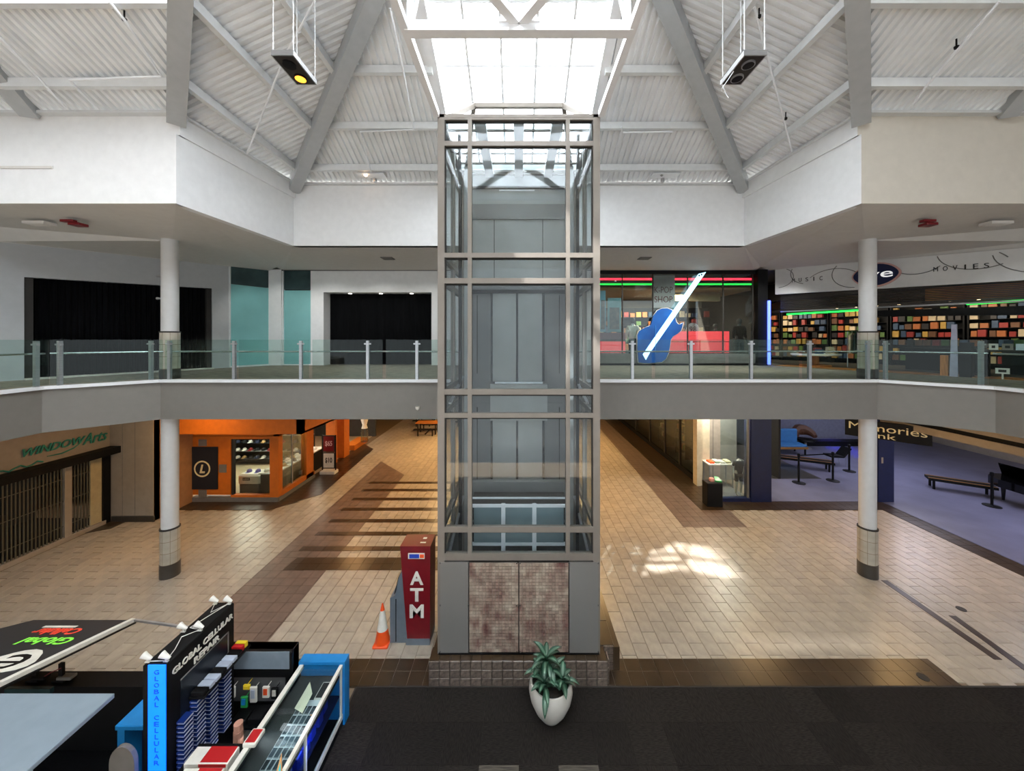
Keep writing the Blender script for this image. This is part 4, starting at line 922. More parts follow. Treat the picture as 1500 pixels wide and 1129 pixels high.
# ================================================================== helpers for the shops
def skin(name, vs, es, rs, m, parent, root=0, sub=1):
    me = bpy.data.meshes.new(name); o = wloc(parent); me.from_pydata([Vector(v) for v in vs], es, []); me.materials.append(m)
    ob = bpy.data.objects.new(name, me); COL.objects.link(ob); ob.parent = parent
    ob.modifiers.new('skin', 'SKIN').use_smooth_shade = True
    sv = me.skin_vertices[0].data if me.skin_vertices else None
    if sv is None:
        import bmesh
        bm = bmesh.new(); bm.from_mesh(me); bm.verts.layers.skin.verify(); bm.to_mesh(me); bm.free(); sv = me.skin_vertices[0].data
    for i, r in enumerate(rs):
        sv[i].radius = (r, r) if not isinstance(r, tuple) else r; sv[i].use_root = (i == root)
    if sub: ob.modifiers.new('sub', 'SUBSURF').levels = sub; ob.modifiers['sub'].render_levels = sub
    return ob
def figure(name, label, cat, loc, rz, h, head=True, body=None, top=None, legs=None, hair=None, arm=.0, short=False):
    """standing figure facing local -y: one continuous body; clothing and hair are children"""
    f = thing(name, label, cat, loc, None, rz); k = h/1.75
    V = [(0, 0, .95), (0, 0, 1.12), (0, 0, 1.32), (0, 0, 1.47), (0, -.01, 1.55)]; R = [(.15, .11), (.13, .1), (.16, .11), (.065, .065), (.06, .06)]; E = [(0, 1), (1, 2), (2, 3), (3, 4)]
    if head: V += [(0, -.015, 1.63), (0, -.01, 1.72)]; R += [(.082, .098), (.06, .072)]; E += [(4, 5), (5, 6)]
    J = {}
    for s in (-1, 1):
        n = len(V); V += [(s*.175, 0, 1.40), (s*.235, .02, 1.14), (s*.25, -.04-arm, .92+arm), (s*.25, -.06-arm, .85+arm)]; R += [.058, .042, .03, (.02, .034)]
        E += [(2, n), (n, n+1), (n+1, n+2), (n+2, n+3)]
        for j, (dy, L) in enumerate(((-.035, .06), (-.012, .085), (.01, .08), (.03, .065))):
            q = len(V); V += [(s*.252, -.06-arm+dy, .80+arm), (s*.245, -.064-arm+dy, .80+arm-L)]; R += [.0095, .007]; E += [(n+3, q), (q, q+1)]
        q = len(V); V += [(s*.235, -.1-arm, .85+arm)]; R += [.009]; E += [(n+3, q)]
        m_ = len(V); V += [(s*.09, 0, .88), (s*.1, -.01, .5), (s*.1, .02, .09), (s*.105, -.15, .035)]; R += [.088, .06, .042, (.04, .028)]
        E += [(0, m_), (m_, m_+1), (m_+1, m_+2), (m_+2, m_+3)]
    sc = lambda L_: [(x*k, y*k, z*k) for x, y, z in L_]; rr = lambda L_: [(a*k, b*k) if True else 0 for a, b in [r if isinstance(r, tuple) else (r, r) for r in L_]]
    skin('body', sc(V), E, rr(R), body or M_skin, f)
    if head and hair:
        b = MB(); o = wloc(f); b.lathe((o.x, o.y+.015*k, o.z+1.64*k), [(.085*k, -.1*k), (.1*k, -.02*k), (.098*k, .06*k), (.06*k, .115*k), (0, .128*k)], 14, 1, 1.08); b.build('hair', hair, f, True)
        b = MB(); b.lathe((o.x, o.y-.1*k, o.z+1.63*k), [(.0, -.02*k), (.012*k, 0), (0, .025*k)], 8); b.build('nose', body or M_skin, f, True)
    if top:
        v = [(0, 0, .9), (0, 0, 1.12), (0, 0, 1.34), (0, 0, 1.45)]; r = [(.175, .135), (.155, .125), (.182, .13), (.08, .08)]; e = [(0, 1), (1, 2), (2, 3)]
        for s in (-1, 1):
            n = len(v); v += [(s*.18, 0, 1.405), (s*.225, .01, 1.22)]; r += [.075, .066]; e += [(2, n), (n, n+1)]
            if not short: v += [(s*.238, .02, 1.13), (s*.25, -.04-arm, .94+arm)]; r += [.06, .045]; e += [(n+1, n+2), (n+2, n+3)]
        skin('shirt' if short else 'jacket', sc(v), e, rr(r), top, f, 1)
    if legs:
        v = [(0, 0, 1.0), (0, 0, .93)]; r = [(.15, .115), (.165, .125)]; e = [(0, 1)]
        for s in (-1, 1):
            n = len(v); v += [(s*.092, 0, .84), (s*.1, -.01, .56 if short else .5)]; r += [.1, .084 if short else .074]; e += [(1, n), (n, n+1)]
            if not short: v += [(s*.1, .02, .1)]; r += [.058]; e += [(n+1, n+2)]
        skin('trousers' if not short else 'shorts', sc(v), e, rr(r), legs, f, 1)
    return f
def neon(label, p, q, m, r=.03, name='neon_tube', cat='neon light'):
    b = MB(); b.tube([p, q], r, 8); return tag(b.build(name, m), label, cat)
NRED = mat('red_neon', (255, 60, 70), .4, emit=2.2, ecol=(255, 40, 60)); NGRN = mat('green_neon', (60, 255, 90), .4, emit=1.6, ecol=(30, 235, 70)); NBLU = mat('blue_neon', (90, 110, 255), .4, emit=3.0, ecol=(70, 90, 255))
NWHT = mat('pale_blue_neon', (190, 232, 250), .4, emit=1.3, ecol=(170, 222, 245))
GOODS = [('red', mat('red_goods', (140, 44, 38), .5, rnd=.2)), ('yellow', mat('yellow_goods', (176, 140, 66), .5, rnd=.2)), ('brown', mat('brown_goods', (104, 70, 46), .5, rnd=.25)), ('cream', mat('cream_goods', (186, 168, 138), .5, rnd=.2)),
         ('green', mat('green_goods', (78, 106, 52), .5, rnd=.25)), ('blue', mat('blue_goods', (52, 72, 98), .5, rnd=.25)), ('black', mat('black_goods', (34, 30, 30), .5, rnd=.3)), ('orange', mat('orange_goods', (168, 98, 52), .5, rnd=.2))]
def clone(cache, key, maker):
    if key not in cache: cache[key] = maker(); return cache[key]
    o = cache[key].copy(); COL.objects.link(o); return o

# ================================================================== UPPER GUITAR SHOP WINDOW
w4 = sroot('window_4')
GX0, GX1 = 3.15, xl(1107)
mb = MB(); mb.box(GX0, GX1, FY, FY+.3, DZ, zat(533, FY)); mb.build('black_plinth', M_black, w4)
mb = MB(); mb.box(GX0, GX1, FY+.02, FY+.25, zat(532, FY), zat(518, FY)); mb.build('grey_kick_panel', M_greystripe, w4)
mb = MB(); mb.box(GX0, GX1, FY, FY+.1, zat(401, FY), 9.3); mb.build('window_head', M_black, w4)
for px in (GX0, xl(912), xl(957), xl(1008), xl(1060), xl(1103.5)): mb = MB(); mb.box(px-.02, px+.02, FY+.02, FY+.08, zat(518, FY), zat(401, FY)); mb.build('mullion', M_framedk, w4)
px_ = [GX0, xl(957), xl(1060), xl(1104)]
for a_, b_ in zip(px_[:-1], px_[1:]): mb = MB(); mb.box(a_+.02, b_-.02, FY+.04, FY+.055, zat(518, FY), zat(401, FY)); mb.build('pane', M_glass, w4)
mb = MB(); mb.box(xl(1107), xl(1121), FY-.15, FY+.3, DZ, 9.3); mb.build('black_pier', M_black, w4)
for a_, b_, s_ in ((GX0, xl(956), 'left'), (xl(990), xl(1104), 'right')):
    neon('red neon tube across the %s top of the guitar shop window' % s_, (a_, FY+.12, zat(408, FY)), (b_, FY+.12, zat(408, FY)), NRED, .045)
    neon('green neon tube across the %s top of the guitar shop window' % s_, (a_, FY+.12, zat(415.5, FY)), (b_, FY+.12, zat(415.5, FY)), NGRN, .032)
kp = thing('hanging_sign', 'grey pink hanging sign reading K-POP SHOP in the guitar shop window', 'sign', (xl(973), FY+.1, zat(450, FY)))
mb = MB(); mb.box(xl(956), xl(990), FY+.08, FY+.11, zat(450, FY), zat(403, FY)); mb.build('sign_board', mat('greyed_pink', (196, 170, 166), .5), kp)
text('lettering', 'K-POP', M_dkred, (xl(973), FY+.078, zat(424, FY)), (1, 0, 0), (0, 0, 1), .75, .26, kp, .01); text('lettering', 'SHOP', M_dkred, (xl(973), FY+.078, zat(438, FY)), (1, 0, 0), (0, 0, 1), .75, .26, kp, .01)
gt = thing('guitar_sign', 'giant blue guitar sign with a glowing pale neck in front of the shop window', 'sign', (xl(960), FY-.1, DZ))
gp = lambda cx_, cy_, Y=FY-.16: Vector((xl(870+cx_/5.77, Y), Y, zat(390+cy_/5.77, Y)))
gb = [(380, 812), (369, 700), (370, 580), (385, 545), (430, 520), (480, 500), (492, 460), (505, 415), (535, 375), (575, 357), (620, 354), (655, 368), (690, 400), (688, 440), (695, 470), (715, 490), (735, 488), (752, 476), (748, 510), (735, 545), (705, 570), (668, 592), (650, 620), (643, 670), (632, 730), (610, 780), (575, 808), (500, 816), (430, 818)]
mb = MB(); mb.prism([gp(x, y) for x, y in gb], (0, .12, 0)); mb.build('guitar_body', mat('blue_guitar_lacquer', (26, 100, 180), .3, var=.3, scale=1.2, c2=(10, 62, 130)), gt)
mb = MB(); cxg, cyg = 560, 590; pts = [gp(cxg+(x-cxg)*1.04, cyg+(y-cyg)*1.025, FY-.1) for x, y in gb]; mb.prism(pts, (0, .04, 0)); mb.build('pale_edge_binding', M_offwhite, gt)
mb = MB(); mb.prism([gp(415, 745, FY-.2), (gp(440, 790, FY-.2)), gp(470, 735, FY-.2), gp(948, 48, FY-.2), gp(888, 62, FY-.2)], (0, .04, 0)); mb.build('neck', NWHT, gt)
mb = MB(); mb.bar(gp(520, 740, FY-.19), gp(520, 500, FY-.19), .02, .02, (0, 1, 0)); mb.build('bridge_line', mat('light_blue', (60, 140, 210), .4), gt)
for cx_, cy_ in ((890, 78), (910, 70)): mb = MB(); q = gp(cx_, cy_, FY-.21); mb.lathe(q, [(.03, -.03), (.03, .03)], 8); mb.build('tuning_peg', M_black, gt)
# posters, red display banners inside the window
for a_, b_, y0_, y1_, l_, m_ in ((880, 888, 425, 486, 'narrow pale blue poster at the left edge of the guitar shop window', mat('pale_blue_poster', (120, 170, 190), .5)), (891, 911, 436, 486, 'dark poster with teal border in the guitar shop window', mat('teal_poster', (96, 136, 140), .5))):
    q = thing('poster', l_, 'poster', (xl((a_+b_)/2), FY+.12, zat(y1_, FY))); mb = MB(); mb.box(xl(a_), xl(b_), FY+.1, FY+.12, zat(y1_, FY), zat(y0_, FY)); mb.build('sheet', m_, q)
    mb = MB(); w_ = (xl(b_)-xl(a_))*.14; mb.box(xl(a_)+w_, xl(b_)-w_, FY+.09, FY+.1, zat(y1_-4, FY), zat(y0_+14, FY)); mb.build('print', mat('dark_poster_print', (44, 44, 50), .5, var=.5, scale=6, c2=(120, 100, 84)), q)
for a_, b_, y0_, y1_, l_, e_ in ((880, 918, 487, 500, 'dark red banner at the lower left of the guitar shop window', 0), (880, 918, 500, 517, 'lit pink red light box at the lower left of the guitar shop window', .55), (982, 1072, 485, 500, 'upper lit red light box in the guitar shop window', .5), (982, 1072, 501, 517, 'lower lit red light box in the guitar shop window', .5)):
    q = thing('light_box' if e_ else 'banner', l_, 'sign', (xl((a_+b_)/2), FY+.2, zat(y1_, FY)))
    mb = MB(); mb.box(xl(a_), xl(b_), FY+.18, FY+.3, zat(y1_, FY), zat(y0_, FY)); mb.build('red_face', mat('lit_red_face', (236, 84, 84), .5, emit=.8, ecol=(236, 60, 66)) if e_ else M_dkred, q)
    if a_ == 982: text('white_lettering', 'MUSIC' if y0_ == 485 else 'MUSIC SHOP', mat('lit_white_letters', (255, 236, 230), .5, emit=.6), (xl(1030 if y0_ == 485 else 1030), FY+.178, zat((y0_+y1_)/2, FY)), (1, 0, 0), (0, 0, 1), .55 if y0_ == 485 else 1.3, .24, q, .006, bold=.03) if False else None
figure('mannequin', 'mannequin with black hair in a beige jacket behind the guitar sign', 'mannequin', (xl(927, 15.2), 15.2, DZ+.12), math.pi*.9, 1.85, True, None, mat('beige_jacket', (196, 186, 166), .8), M_blackcloth, M_hair)
figure('mannequin', 'mannequin in dark green clothing before the right red light boxes', 'mannequin', (xl(1048, 15.1), 15.1, DZ+.12), 0, 1.6, True, mat('dark_mannequin', (60, 60, 60), .5), mat('dark_green_cloth', (40, 54, 50), .9), mat('green_trousers', (44, 58, 50), .9), M_hair)
figure('mannequin', 'mannequin in all black clothing at the right of the guitar window', 'mannequin', (xl(1083, 15.0), 15.0, DZ+.12), 0, 1.82, True, MATS['dark_mannequin'], M_blackcloth, mat('black_trousers', (20, 20, 22), .9), M_hair)
mb = MB(); mb.box(GX0, GX1, 14.9, 20, DZ, DZ+.12); struct(mb.build('floor_shop_window', mat('shop_floor', (92, 80, 68), .5)))
rs = thing('round_price_sign', 'round grey percentage sign on a stand in the guitar window', 'sign', (xl(1015, 14.9), 14.9, DZ+.12))
mb = MB(); mb.tube([(xl(1015, 14.95), 14.95, DZ+.12), (xl(1015, 14.95), 14.95, zat(490, 14.9))], .02); mb.build('stem', M_black, rs)
mb = MB(); q = (xl(1015, 14.93), 14.93, zat(482, 14.9)); mb.prism([(q[0]+.27*math.cos(t*math.pi/12), 14.93, q[2]+.27*math.sin(t*math.pi/12)) for t in range(24)], (0, .02, 0)); mb.build('disc', mat('greyed_disc', (176, 160, 158), .5), rs)
text('lettering', '98', M_framedk, (q[0], 14.928, q[2]), (1, 0, 0), (0, 0, 1), .3, .22, rs, .004)
tan = mat('tan_ceiling_panel', (150, 132, 106), .7)
mb = MB(); mb.box(GX0, 10.2, 15.4, 19.8, 8.6, 8.7); mb.box(6.2, 9.2, 16.2, 16.5, 8.2, 8.6); struct(mb.build('ceiling_guitar_shop', tan))
mb = MB(); mb.box(GX0-.3, GX0, FY+.3, 20, DZ, 9.3); struct(mb.build('wall_partition_left', M_taupe))
light('AREA', (6.5, 16.6, 8.5), 300, (1, .85, .65), 2.0, tgt=(6.5, 17, 0))
cache = {}
r5 = random.Random(11)
us = thing('goods_shelving', 'long shelving of small goods along the guitar shop rear', 'shelving', (6.6, 18.3, DZ+.12))
for j in range(5): mb = MB(); mb.box(3.4, 9.9, 18.2, 18.5, DZ+.5+j*.42, DZ+.53+j*.42); mb.build('shelf', M_black, us)
mb = MB(); mb.box(3.4, 9.9, 18.5, 18.56, DZ+.12, DZ+2.7); mb.build('back_panel', M_black, us)
for j in range(5):
    for i in range(20):
        if r5.random() < .18: continue
        c, m_ = r5.choice(GOODS); h = r5.choice((.2, .26, .31))
        o = clone(cache, (c, h), lambda: (lambda q: (q.bbox(-.12, .12, -.07, .07, 0, h, .01), q.build('packaged_goods', m_, None, origin=(0, 0, 0)))[1])(MB()))
        o.location = (3.6+i*.32, 18.3, DZ+.532+j*.42); tag(o, '%s package, %s from the left on %s shelf up behind the guitar window' % (c, ordn(i+1), ordn(j+1)), 'package', 'packages behind the guitar window')

# ================================================================== UPPER MUSIC AND MOVIES SHOP (oblique front at right)
F0 = Vector((10.36, 14.42, 0)); ed = Vector((.458, -.889, 0)).normalized(); nd = Vector((.889, .458, 0)).normalized()
def lw(t, d, z): q = F0+ed*t+nd*d; return (q.x, q.y, z)
zbB = lambda t: 8.27-.3*t/6.1; zbT = lambda t: 9.3-.5*t/6.1
ms = thing('shop_sign_band', 'pale curved-line sign band of the music and movies shop upstairs', 'sign', lw(3, 0, 8.1))
mb = MB(); mb.prism([lw(.05, 0, zbB(0)), lw(8, 0, zbB(8)), lw(8, 0, zbT(8)), lw(.05, 0, zbT(0))], tuple(nd*.15)); mb.build('band_panel', mat('pale_grey_sign', (206, 206, 204), .5, var=.02), ms)
rr_ = random.Random(4)
for t0_, z0_, R_, a0, a1 in ((.2, 8.9, .5, -1.6, 1.2), (1.2, 9.0, .6, 2.6, 4.4), (1.9, 8.3, .9, .6, 2.4), (2.6, 8.75, .7, 2.2, 4.6), (4.0, 8.9, .6, 3.4, 5.6), (5.2, 9.0, .8, 3.3, 5.2), (6.3, 8.8, .9, 2.2, 4.6), (6.9, 8.2, .9, .7, 2.7), (4.6, 8.2, 1.2, .5, 1.6)):
    pts = []
    for i in range(17):
        a_ = a0+(a1-a0)*i/16; t = t0_+R_*math.cos(a_); z = z0_+R_*.75*math.sin(a_)
        if zbB(t)+.03 < z < zbT(t)-.03 and .06 < t < 7.9: pts.append(lw(t, -.004, z))
    if len(pts) > 2: mb = MB(); mb.tube(pts, .012, 5); mb.build('curved_line', M_greystripe, ms)
rt = ed; 
for i, ch in enumerate('MUSIC'): text('letter', ch, M_framedk, lw(.7+i*.22, -.006, 8.74-.012*i), ed, (0, 0, 1), .09 if ch != 'I' else .03, .15, ms, .01)
for i, ch in enumerate('MOVIES'): text('letter', ch, M_framedk, lw(4.38+i*.185, -.006, 8.53-.012*i), ed, (0, 0, 1), .09 if ch != 'I' else .03, .14, ms, .01)
ov = thing('oval_sign', 'navy oval shop sign with white lower-case letters half behind the column', 'sign', lw(3.07, -.1, 8.2))
oc = lw(2.95, -.1, 8.68)
def oval(s1, s2, d): return [tuple(Vector(lw(3.07+s1*math.cos(a_*math.pi/16), d, 8.57+s2*math.sin(a_*math.pi/16)*(1-.25*abs(math.cos(a_*math.pi/16))**3)))) for a_ in range(32)]
mb = MB(); mb.prism(oval(.6, .4, -.06), tuple(nd*.054)); mb.build('pale_rim', mat('pinkish_rim', (206, 160, 150), .5), ov)
mb = MB(); mb.prism(oval(.55, .35, -.1), tuple(nd*.04)); mb.build('navy_face', M_navy, ov)
text('lettering', 'fye', mat('sign_white', (250, 250, 250), .5, emit=.3), lw(3.1, -.106, 8.55), ed, (0, 0, 1), .8, .38, ov, .01, bold=.005)
sh = thing('roll_shutter', 'half raised dark slatted roll shutter under the pale sign band', 'shutter', lw(3, .12, 7.6))
for j in range(11): mb = MB(); mb.bar(lw(.15, .2, 8.26-j*.058), lw(8, .2, 7.9-j*.045), .02, .03); mb.build('slat', mat('dark_slat', (58, 56, 54), .4, .3), sh)
mb = MB(); mb.bar(lw(.15, .2, 7.57), lw(8, .2, 7.42), .05, .05); mb.build('bottom_bar', M_alu, sh)
mb = MB(); mb.prism([lw(2.9, .3, 7.42), lw(8, .3, 7.28), lw(8, .3, 7.0), lw(2.9, .3, 7.22)], tuple(nd*.1)); struct(mb.build('trim_2', M_black))
mb = MB(); mb.prism([lw(4.1, .26, 7.62), lw(8, .26, 7.5), lw(8, .26, 7.95), lw(4.1, .26, 8.0)], tuple(nd*.03)); o = mb.build('poster_strip', mat('warm_film_poster_strip', (206, 140, 40), .5, var=.4, scale=1.6, c2=(120, 40, 26))); tag(o, 'strip of warm orange film pictures behind the shutter at the right', 'poster')
neon('green neon tube under the shutter left of the right column', lw(.3, .35, 7.46), lw(2.6, .35, 7.46), NGRN, .03)
neon('green neon tube under the shutter at the far right shopfront', lw(4.9, .28, 7.47), lw(8, .28, 7.47), NGRN, .03)
neon('upright blue neon tube on the black pier beside the guitar window', (xl(1121.5), FY-.2, zat(533, FY)), (xl(1121.5), FY-.2, zat(441, FY)), NBLU, .055)
mb = MB(); mb.prism([lw(0, .0, DZ+.004), lw(9, .0, DZ+.004), lw(9, .9, DZ+.004), lw(0, .9, DZ+.004)], (0, 0, .01)); struct(mb.build('floor_shop_edge', M_wood))
mb = MB(); mb.prism([lw(0, .9, DZ+.004), lw(9, .9, DZ+.004), lw(9, 5, DZ+.004), lw(-4.2, 5, DZ+.004)], (0, 0, .01)); struct(mb.build('floor_shop', mat('shop_carpet', (66, 54, 44), .9)))
mb = MB(); mb.prism([lw(-4.2, 5.0, DZ), lw(9, 5.0, DZ), lw(9, 5.0, 9.4), lw(-4.2, 5.0, 9.4)], tuple(nd*.1)); struct(mb.build('wall_shop_far', mat('dark_shop_wall', (40, 34, 30), .8)))
q0 = Vector(lw(-.0, .15, 0)); mb = MB(); mb.box(10.3, 10.38, 14.9, 20, DZ, 9.3); struct(mb.build('wall_shop_return', MATS['dark_shop_wall']))
mb = MB(); mb.prism([lw(0, .3, 8.0), lw(9, .3, 8.0), lw(9, 5, 8.0), lw(-4, 5, 8.0)], (0, 0, .05)); struct(mb.build('ceiling_music_shop', M_black))
for t, d_, p_ in ((-1.5, 3.4, 34), (1.2, 3.2, 32), (4.2, 3.2, 32), (7, 3, 28)): light('AREA', lw(t, d_, 7.9), p_, (1, .86, .66), 1.4, tgt=lw(t, 4.9, DZ+.8))
cache = {}
rz0 = math.atan2(ed.y, ed.x)
for bay in range(6):
    t0 = -3.9+bay*2.0
    b0 = Vector(lw(t0+.97, 4.6, DZ+.014))
    un = thing('goods_shelving', ordn(bay+1)+' dark shelving bay from the left at the music shop rear', 'shelving', b0, 'shelving bays at the music shop rear', rz0)
    for nm_, q in [('side_panel', (-.97, -.93, -.2, .2, 0, 2.45)), ('side_panel', (.93, .97, -.2, .2, 0, 2.45)), ('back_panel', (-.93, .93, .18, .22, 0, 2.45))]+[('shelf', (-.93, .93, -.2, .18, .2+j*.31, .215+j*.31)) for j in range(7)]:
        mb = MB(); mb.box(*q); o = mb.build(nm_, M_black, None, origin=(0, 0, 0)); o.parent = un
    for j in range(7):
        t = -.83
        i = 0
        while t < .86:
            i += 1
            if r5.random() < .12: t += .2; continue
            c, m_ = r5.choice(GOODS); h = r5.choice((.17, .21, .25)); wd = r5.choice((.15, .2))
            o = clone(cache, (c, h, wd), lambda: (lambda q: (q.bbox(-wd/2+.005, wd/2-.005, -.09, .09, 0, h, .008), q.build('boxed_goods', m_, None, origin=(0, 0, 0)))[1])(MB()))
            q = Vector(lw(t0+.97+t, 4.6-.06, DZ+.014+.217+j*.31)); o.location = q; o.rotation_euler.z = rz0
            tag(o, '%s box, %s along the %s shelf up in the %s music shop bay' % (c, ordn(i), ordn(j+1), ordn(bay+1)), 'box', 'boxed goods in the music shop'); t += wd+.03
# low gondolas, round table, clothes rail, security gate, price cards
for gi, (t0, t1, d_) in enumerate(((3.2, 4.9, 2.0), (5.2, 7.2, 2.2))):
    g_ = thing('gondola', ('left', 'right')[gi]+' low dark gondola of records beyond the right balustrade', 'gondola', lw((t0+t1)/2, d_, DZ+.014))
    mb = MB(); mb.prism([lw(t0, d_, DZ+.014), lw(t1, d_, DZ+.014), lw(t1, d_+.6, DZ+.014), lw(t0, d_+.6, DZ+.014)], (0, 0, .75)); mb.build('base', M_black, g_)
    for s_ in (0, .32): mb = MB(); mb.prism([lw(t0, d_+s_, DZ+.76), lw(t1, d_+s_, DZ+.76), lw(t1, d_+s_+.26, DZ+.9), lw(t0, d_+s_+.26, DZ+.9)], (0, 0, .03)); mb.build('bin_shelf', M_framedk, g_)
    n_ = int((t1-t0)/.2)
    for i in range(n_):
        for s_ in range(2):
            c, m_ = r5.choice(GOODS)
            o = clone(cache, ('rec', c), lambda: (lambda q: (q.bbox(-.085, .085, -.09, .09, 0, .2, .008), q.build('record_stack', m_, None, origin=(0, 0, 0)))[1])(MB()))
            o.location = lw(t0+.1+i*.2, d_+.13+s_*.32, DZ+.855); o.rotation_euler.z = rz0; tag(o, '%s record pile, %s from the left in the %s row of the %s gondola' % (c, ordn(i+1), ('front', 'back')[s_], ('left', 'right')[gi]), 'records', 'record piles on the gondolas')
rtb = thing('round_table', 'low round pale display table inside the music shop left side', 'table', lw(1.0, .95, DZ+.014))
q = lw(1.0, .95, DZ+.014); mb = MB(); mb.lathe(q, [(.75, .42), (.78, .44), (.78, .5), (.0, .5)], 28); mb.build('top', M_offwhite, rtb, True); mb = MB(); mb.lathe(q, [(.5, 0), (.5, .06), (.12, .1), (.12, .43)], 24); mb.build('pedestal', M_wood, rtb, True)
for i, (dx, dy) in enumerate(((-.4, .1), (-.1, -.3), (.25, .2), (.4, -.2), (0, .35))):
    c, m_ = GOODS[(i*3+2) % 8]; mb = MB(); mb.bbox(q[0]+dx-.12, q[0]+dx+.12, q[1]+dy-.08, q[1]+dy+.08, q[2]+.5, q[2]+.62+.05*i, .015); tag(mb.build('folded_shirt', m_), c+' stack of folded shirts on the low round table', 'shirt', 'shirt stacks on the round table')
cr = thing('clothes_rail', 'chrome clothes rail of striped shirts beside the right upper column', 'clothes rail', lw(2.2, 1.3, DZ+.014))
a_, b_ = lw(1.9, 1.2, DZ+1.35), lw(2.75, 1.2, DZ+1.35); mb = MB(); mb.tube([lw(1.9, 1.2, DZ+.014), a_, b_, lw(2.75, 1.2, DZ+.014)], .015, 8); mb.build('rail', M_chrome, cr)
for i in range(6):
    t = 2.0+i*.13; c_, m_ = (('cream', GOODS[3][1]) if i % 2 == 0 else ('dark green', mat('dark_green_shirt', (26, 44, 38), .8)))
    mb = MB(); mb.prism([lw(t, 1.0, DZ+.55), lw(t, 1.42, DZ+.55), lw(t, 1.42, DZ+1.2), lw(t, 1.26, DZ+1.3), lw(t, 1.16, DZ+1.3), lw(t, 1.0, DZ+1.2)], tuple(ed*.06)); mb.tube([lw(t+.03, 1.21, DZ+1.29), lw(t+.03, 1.21, DZ+1.37)], .006, 5); tag(mb.build('hanging_shirt', m_), '%s shirt, %s from the left on the rail by the column' % (c_, ordn(i+1)), 'shirt', 'shirts on the rail')
for t, l_ in ((4.75, 'pale security gate with black edge before the music shop'),):
    sg_ = thing('security_gate', l_, 'security gate', lw(t, -.05, DZ)); mb = MB(); mb.prism([lw(t-.1, -.05, DZ), lw(t+.06, -.05, DZ), lw(t+.04, -.05, DZ+1.5), lw(t-.06, -.05, DZ+1.5)], tuple(nd*.05)); mb.build('antenna', mat('pale_lilac', (168, 168, 186), .4), sg_)
    mb = MB(); mb.prism([lw(t+.08, -.05, DZ), lw(t+.3, -.05, DZ), lw(t+.3, -.05, DZ+.98), lw(t+.08, -.05, DZ+.98)], tuple(nd*.3)); mb.build('bin_body', M_black, sg_)
    mb = MB(); mb.prism([lw(t-.3, .05, DZ), lw(t-.14, .05, DZ), lw(t-.14, .05, DZ+.6), lw(t-.3, .05, DZ+.6)], tuple(nd*.1)); mb.build('wooden_stop', M_wood, sg_)
fr_ = thing('price_table', 'dark table with price cards at the far right shopfront', 'table', lw(5.9, .2, DZ+.014))
mb = MB(); mb.prism([lw(5.1, .2, DZ+.72), lw(7.2, .2, DZ+.72), lw(7.2, .8, DZ+.72), lw(5.1, .8, DZ+.72)], (0, 0, .06)); mb.build('top', M_framedk, fr_)
for t in (5.2, 7.1):
    for d_ in (.25, .75): mb = MB(); q = lw(t, d_, DZ+.014); mb.box(q[0]-.03, q[0]+.03, q[1]-.03, q[1]+.03, q[2], DZ+.72); mb.build('leg', M_black, fr_)
for i, (t, w_, m_, l_) in enumerate(((5.3, .16, M_offwhite, 'white price card with dark print'), (5.52, .18, mat('grey_card', (130, 122, 112), .6), 'grey price card'), (5.74, .18, mat('pale_blue_card', (200, 214, 218), .6), 'plain pale price card'))):
    mb = MB(); mb.prism([lw(t, .22, DZ+.78), lw(t+w_, .22, DZ+.78), lw(t+w_, .22, DZ+.95), lw(t, .22, DZ+.95)], tuple(nd*.012)); mb.cur = 1
    if i < 2: mb.prism([lw(t+.05, .215, DZ+.83), lw(t+w_-.05, .215, DZ+.83), lw(t+w_-.05, .215, DZ+.9), lw(t+.05, .215, DZ+.9)], tuple(nd*.005))
    tag(mb.build('price_card', [m_, M_framedk]), l_+' on the dark table at the right shopfront', 'card', 'price cards')
mb = MB(); mb.prism([lw(5.45, -.02, DZ+.15), lw(5.68, -.02, DZ+.15), lw(5.68, -.02, DZ+.3), lw(5.45, -.02, DZ+.3)], tuple(nd*.02)); mb.cur = 1; mb.prism([lw(5.5, -.025, DZ+.19), lw(5.63, -.025, DZ+.19), lw(5.63, -.025, DZ+.26), lw(5.5, -.025, DZ+.26)], tuple(nd*.005)); mb.cur = 0; mb.prism([lw(5.55, 0, DZ), lw(5.58, 0, DZ), lw(5.58, 0, DZ+.16), lw(5.55, 0, DZ+.16)], tuple(nd*.02)); tag(mb.build('floor_notice', [M_offwhite, M_framedk]), 'small white notice near the floor at the right shopfront', 'notice')
for i in range(9):
    t = .9+i*.62; q = lw(t, 3.0, 7.86); mb = MB(); mb.tube([q, (q[0], q[1], 8.0)], .015, 6); mb.lathe((q[0], q[1], q[2]-.1), [(.05, 0), (.04, .1)], 10); mb.cur = 1; mb.lathe((q[0], q[1], q[2]-.102), [(.045, 0), (0, .002)], 10)
    tag(mb.build('ceiling_spotlight', [M_black, mat('spot_glow', (255, 230, 180), emit=4.0)]), ordn(i+1)+' small spotlight from the left under the music shop ceiling', 'light', 'music shop spotlights')
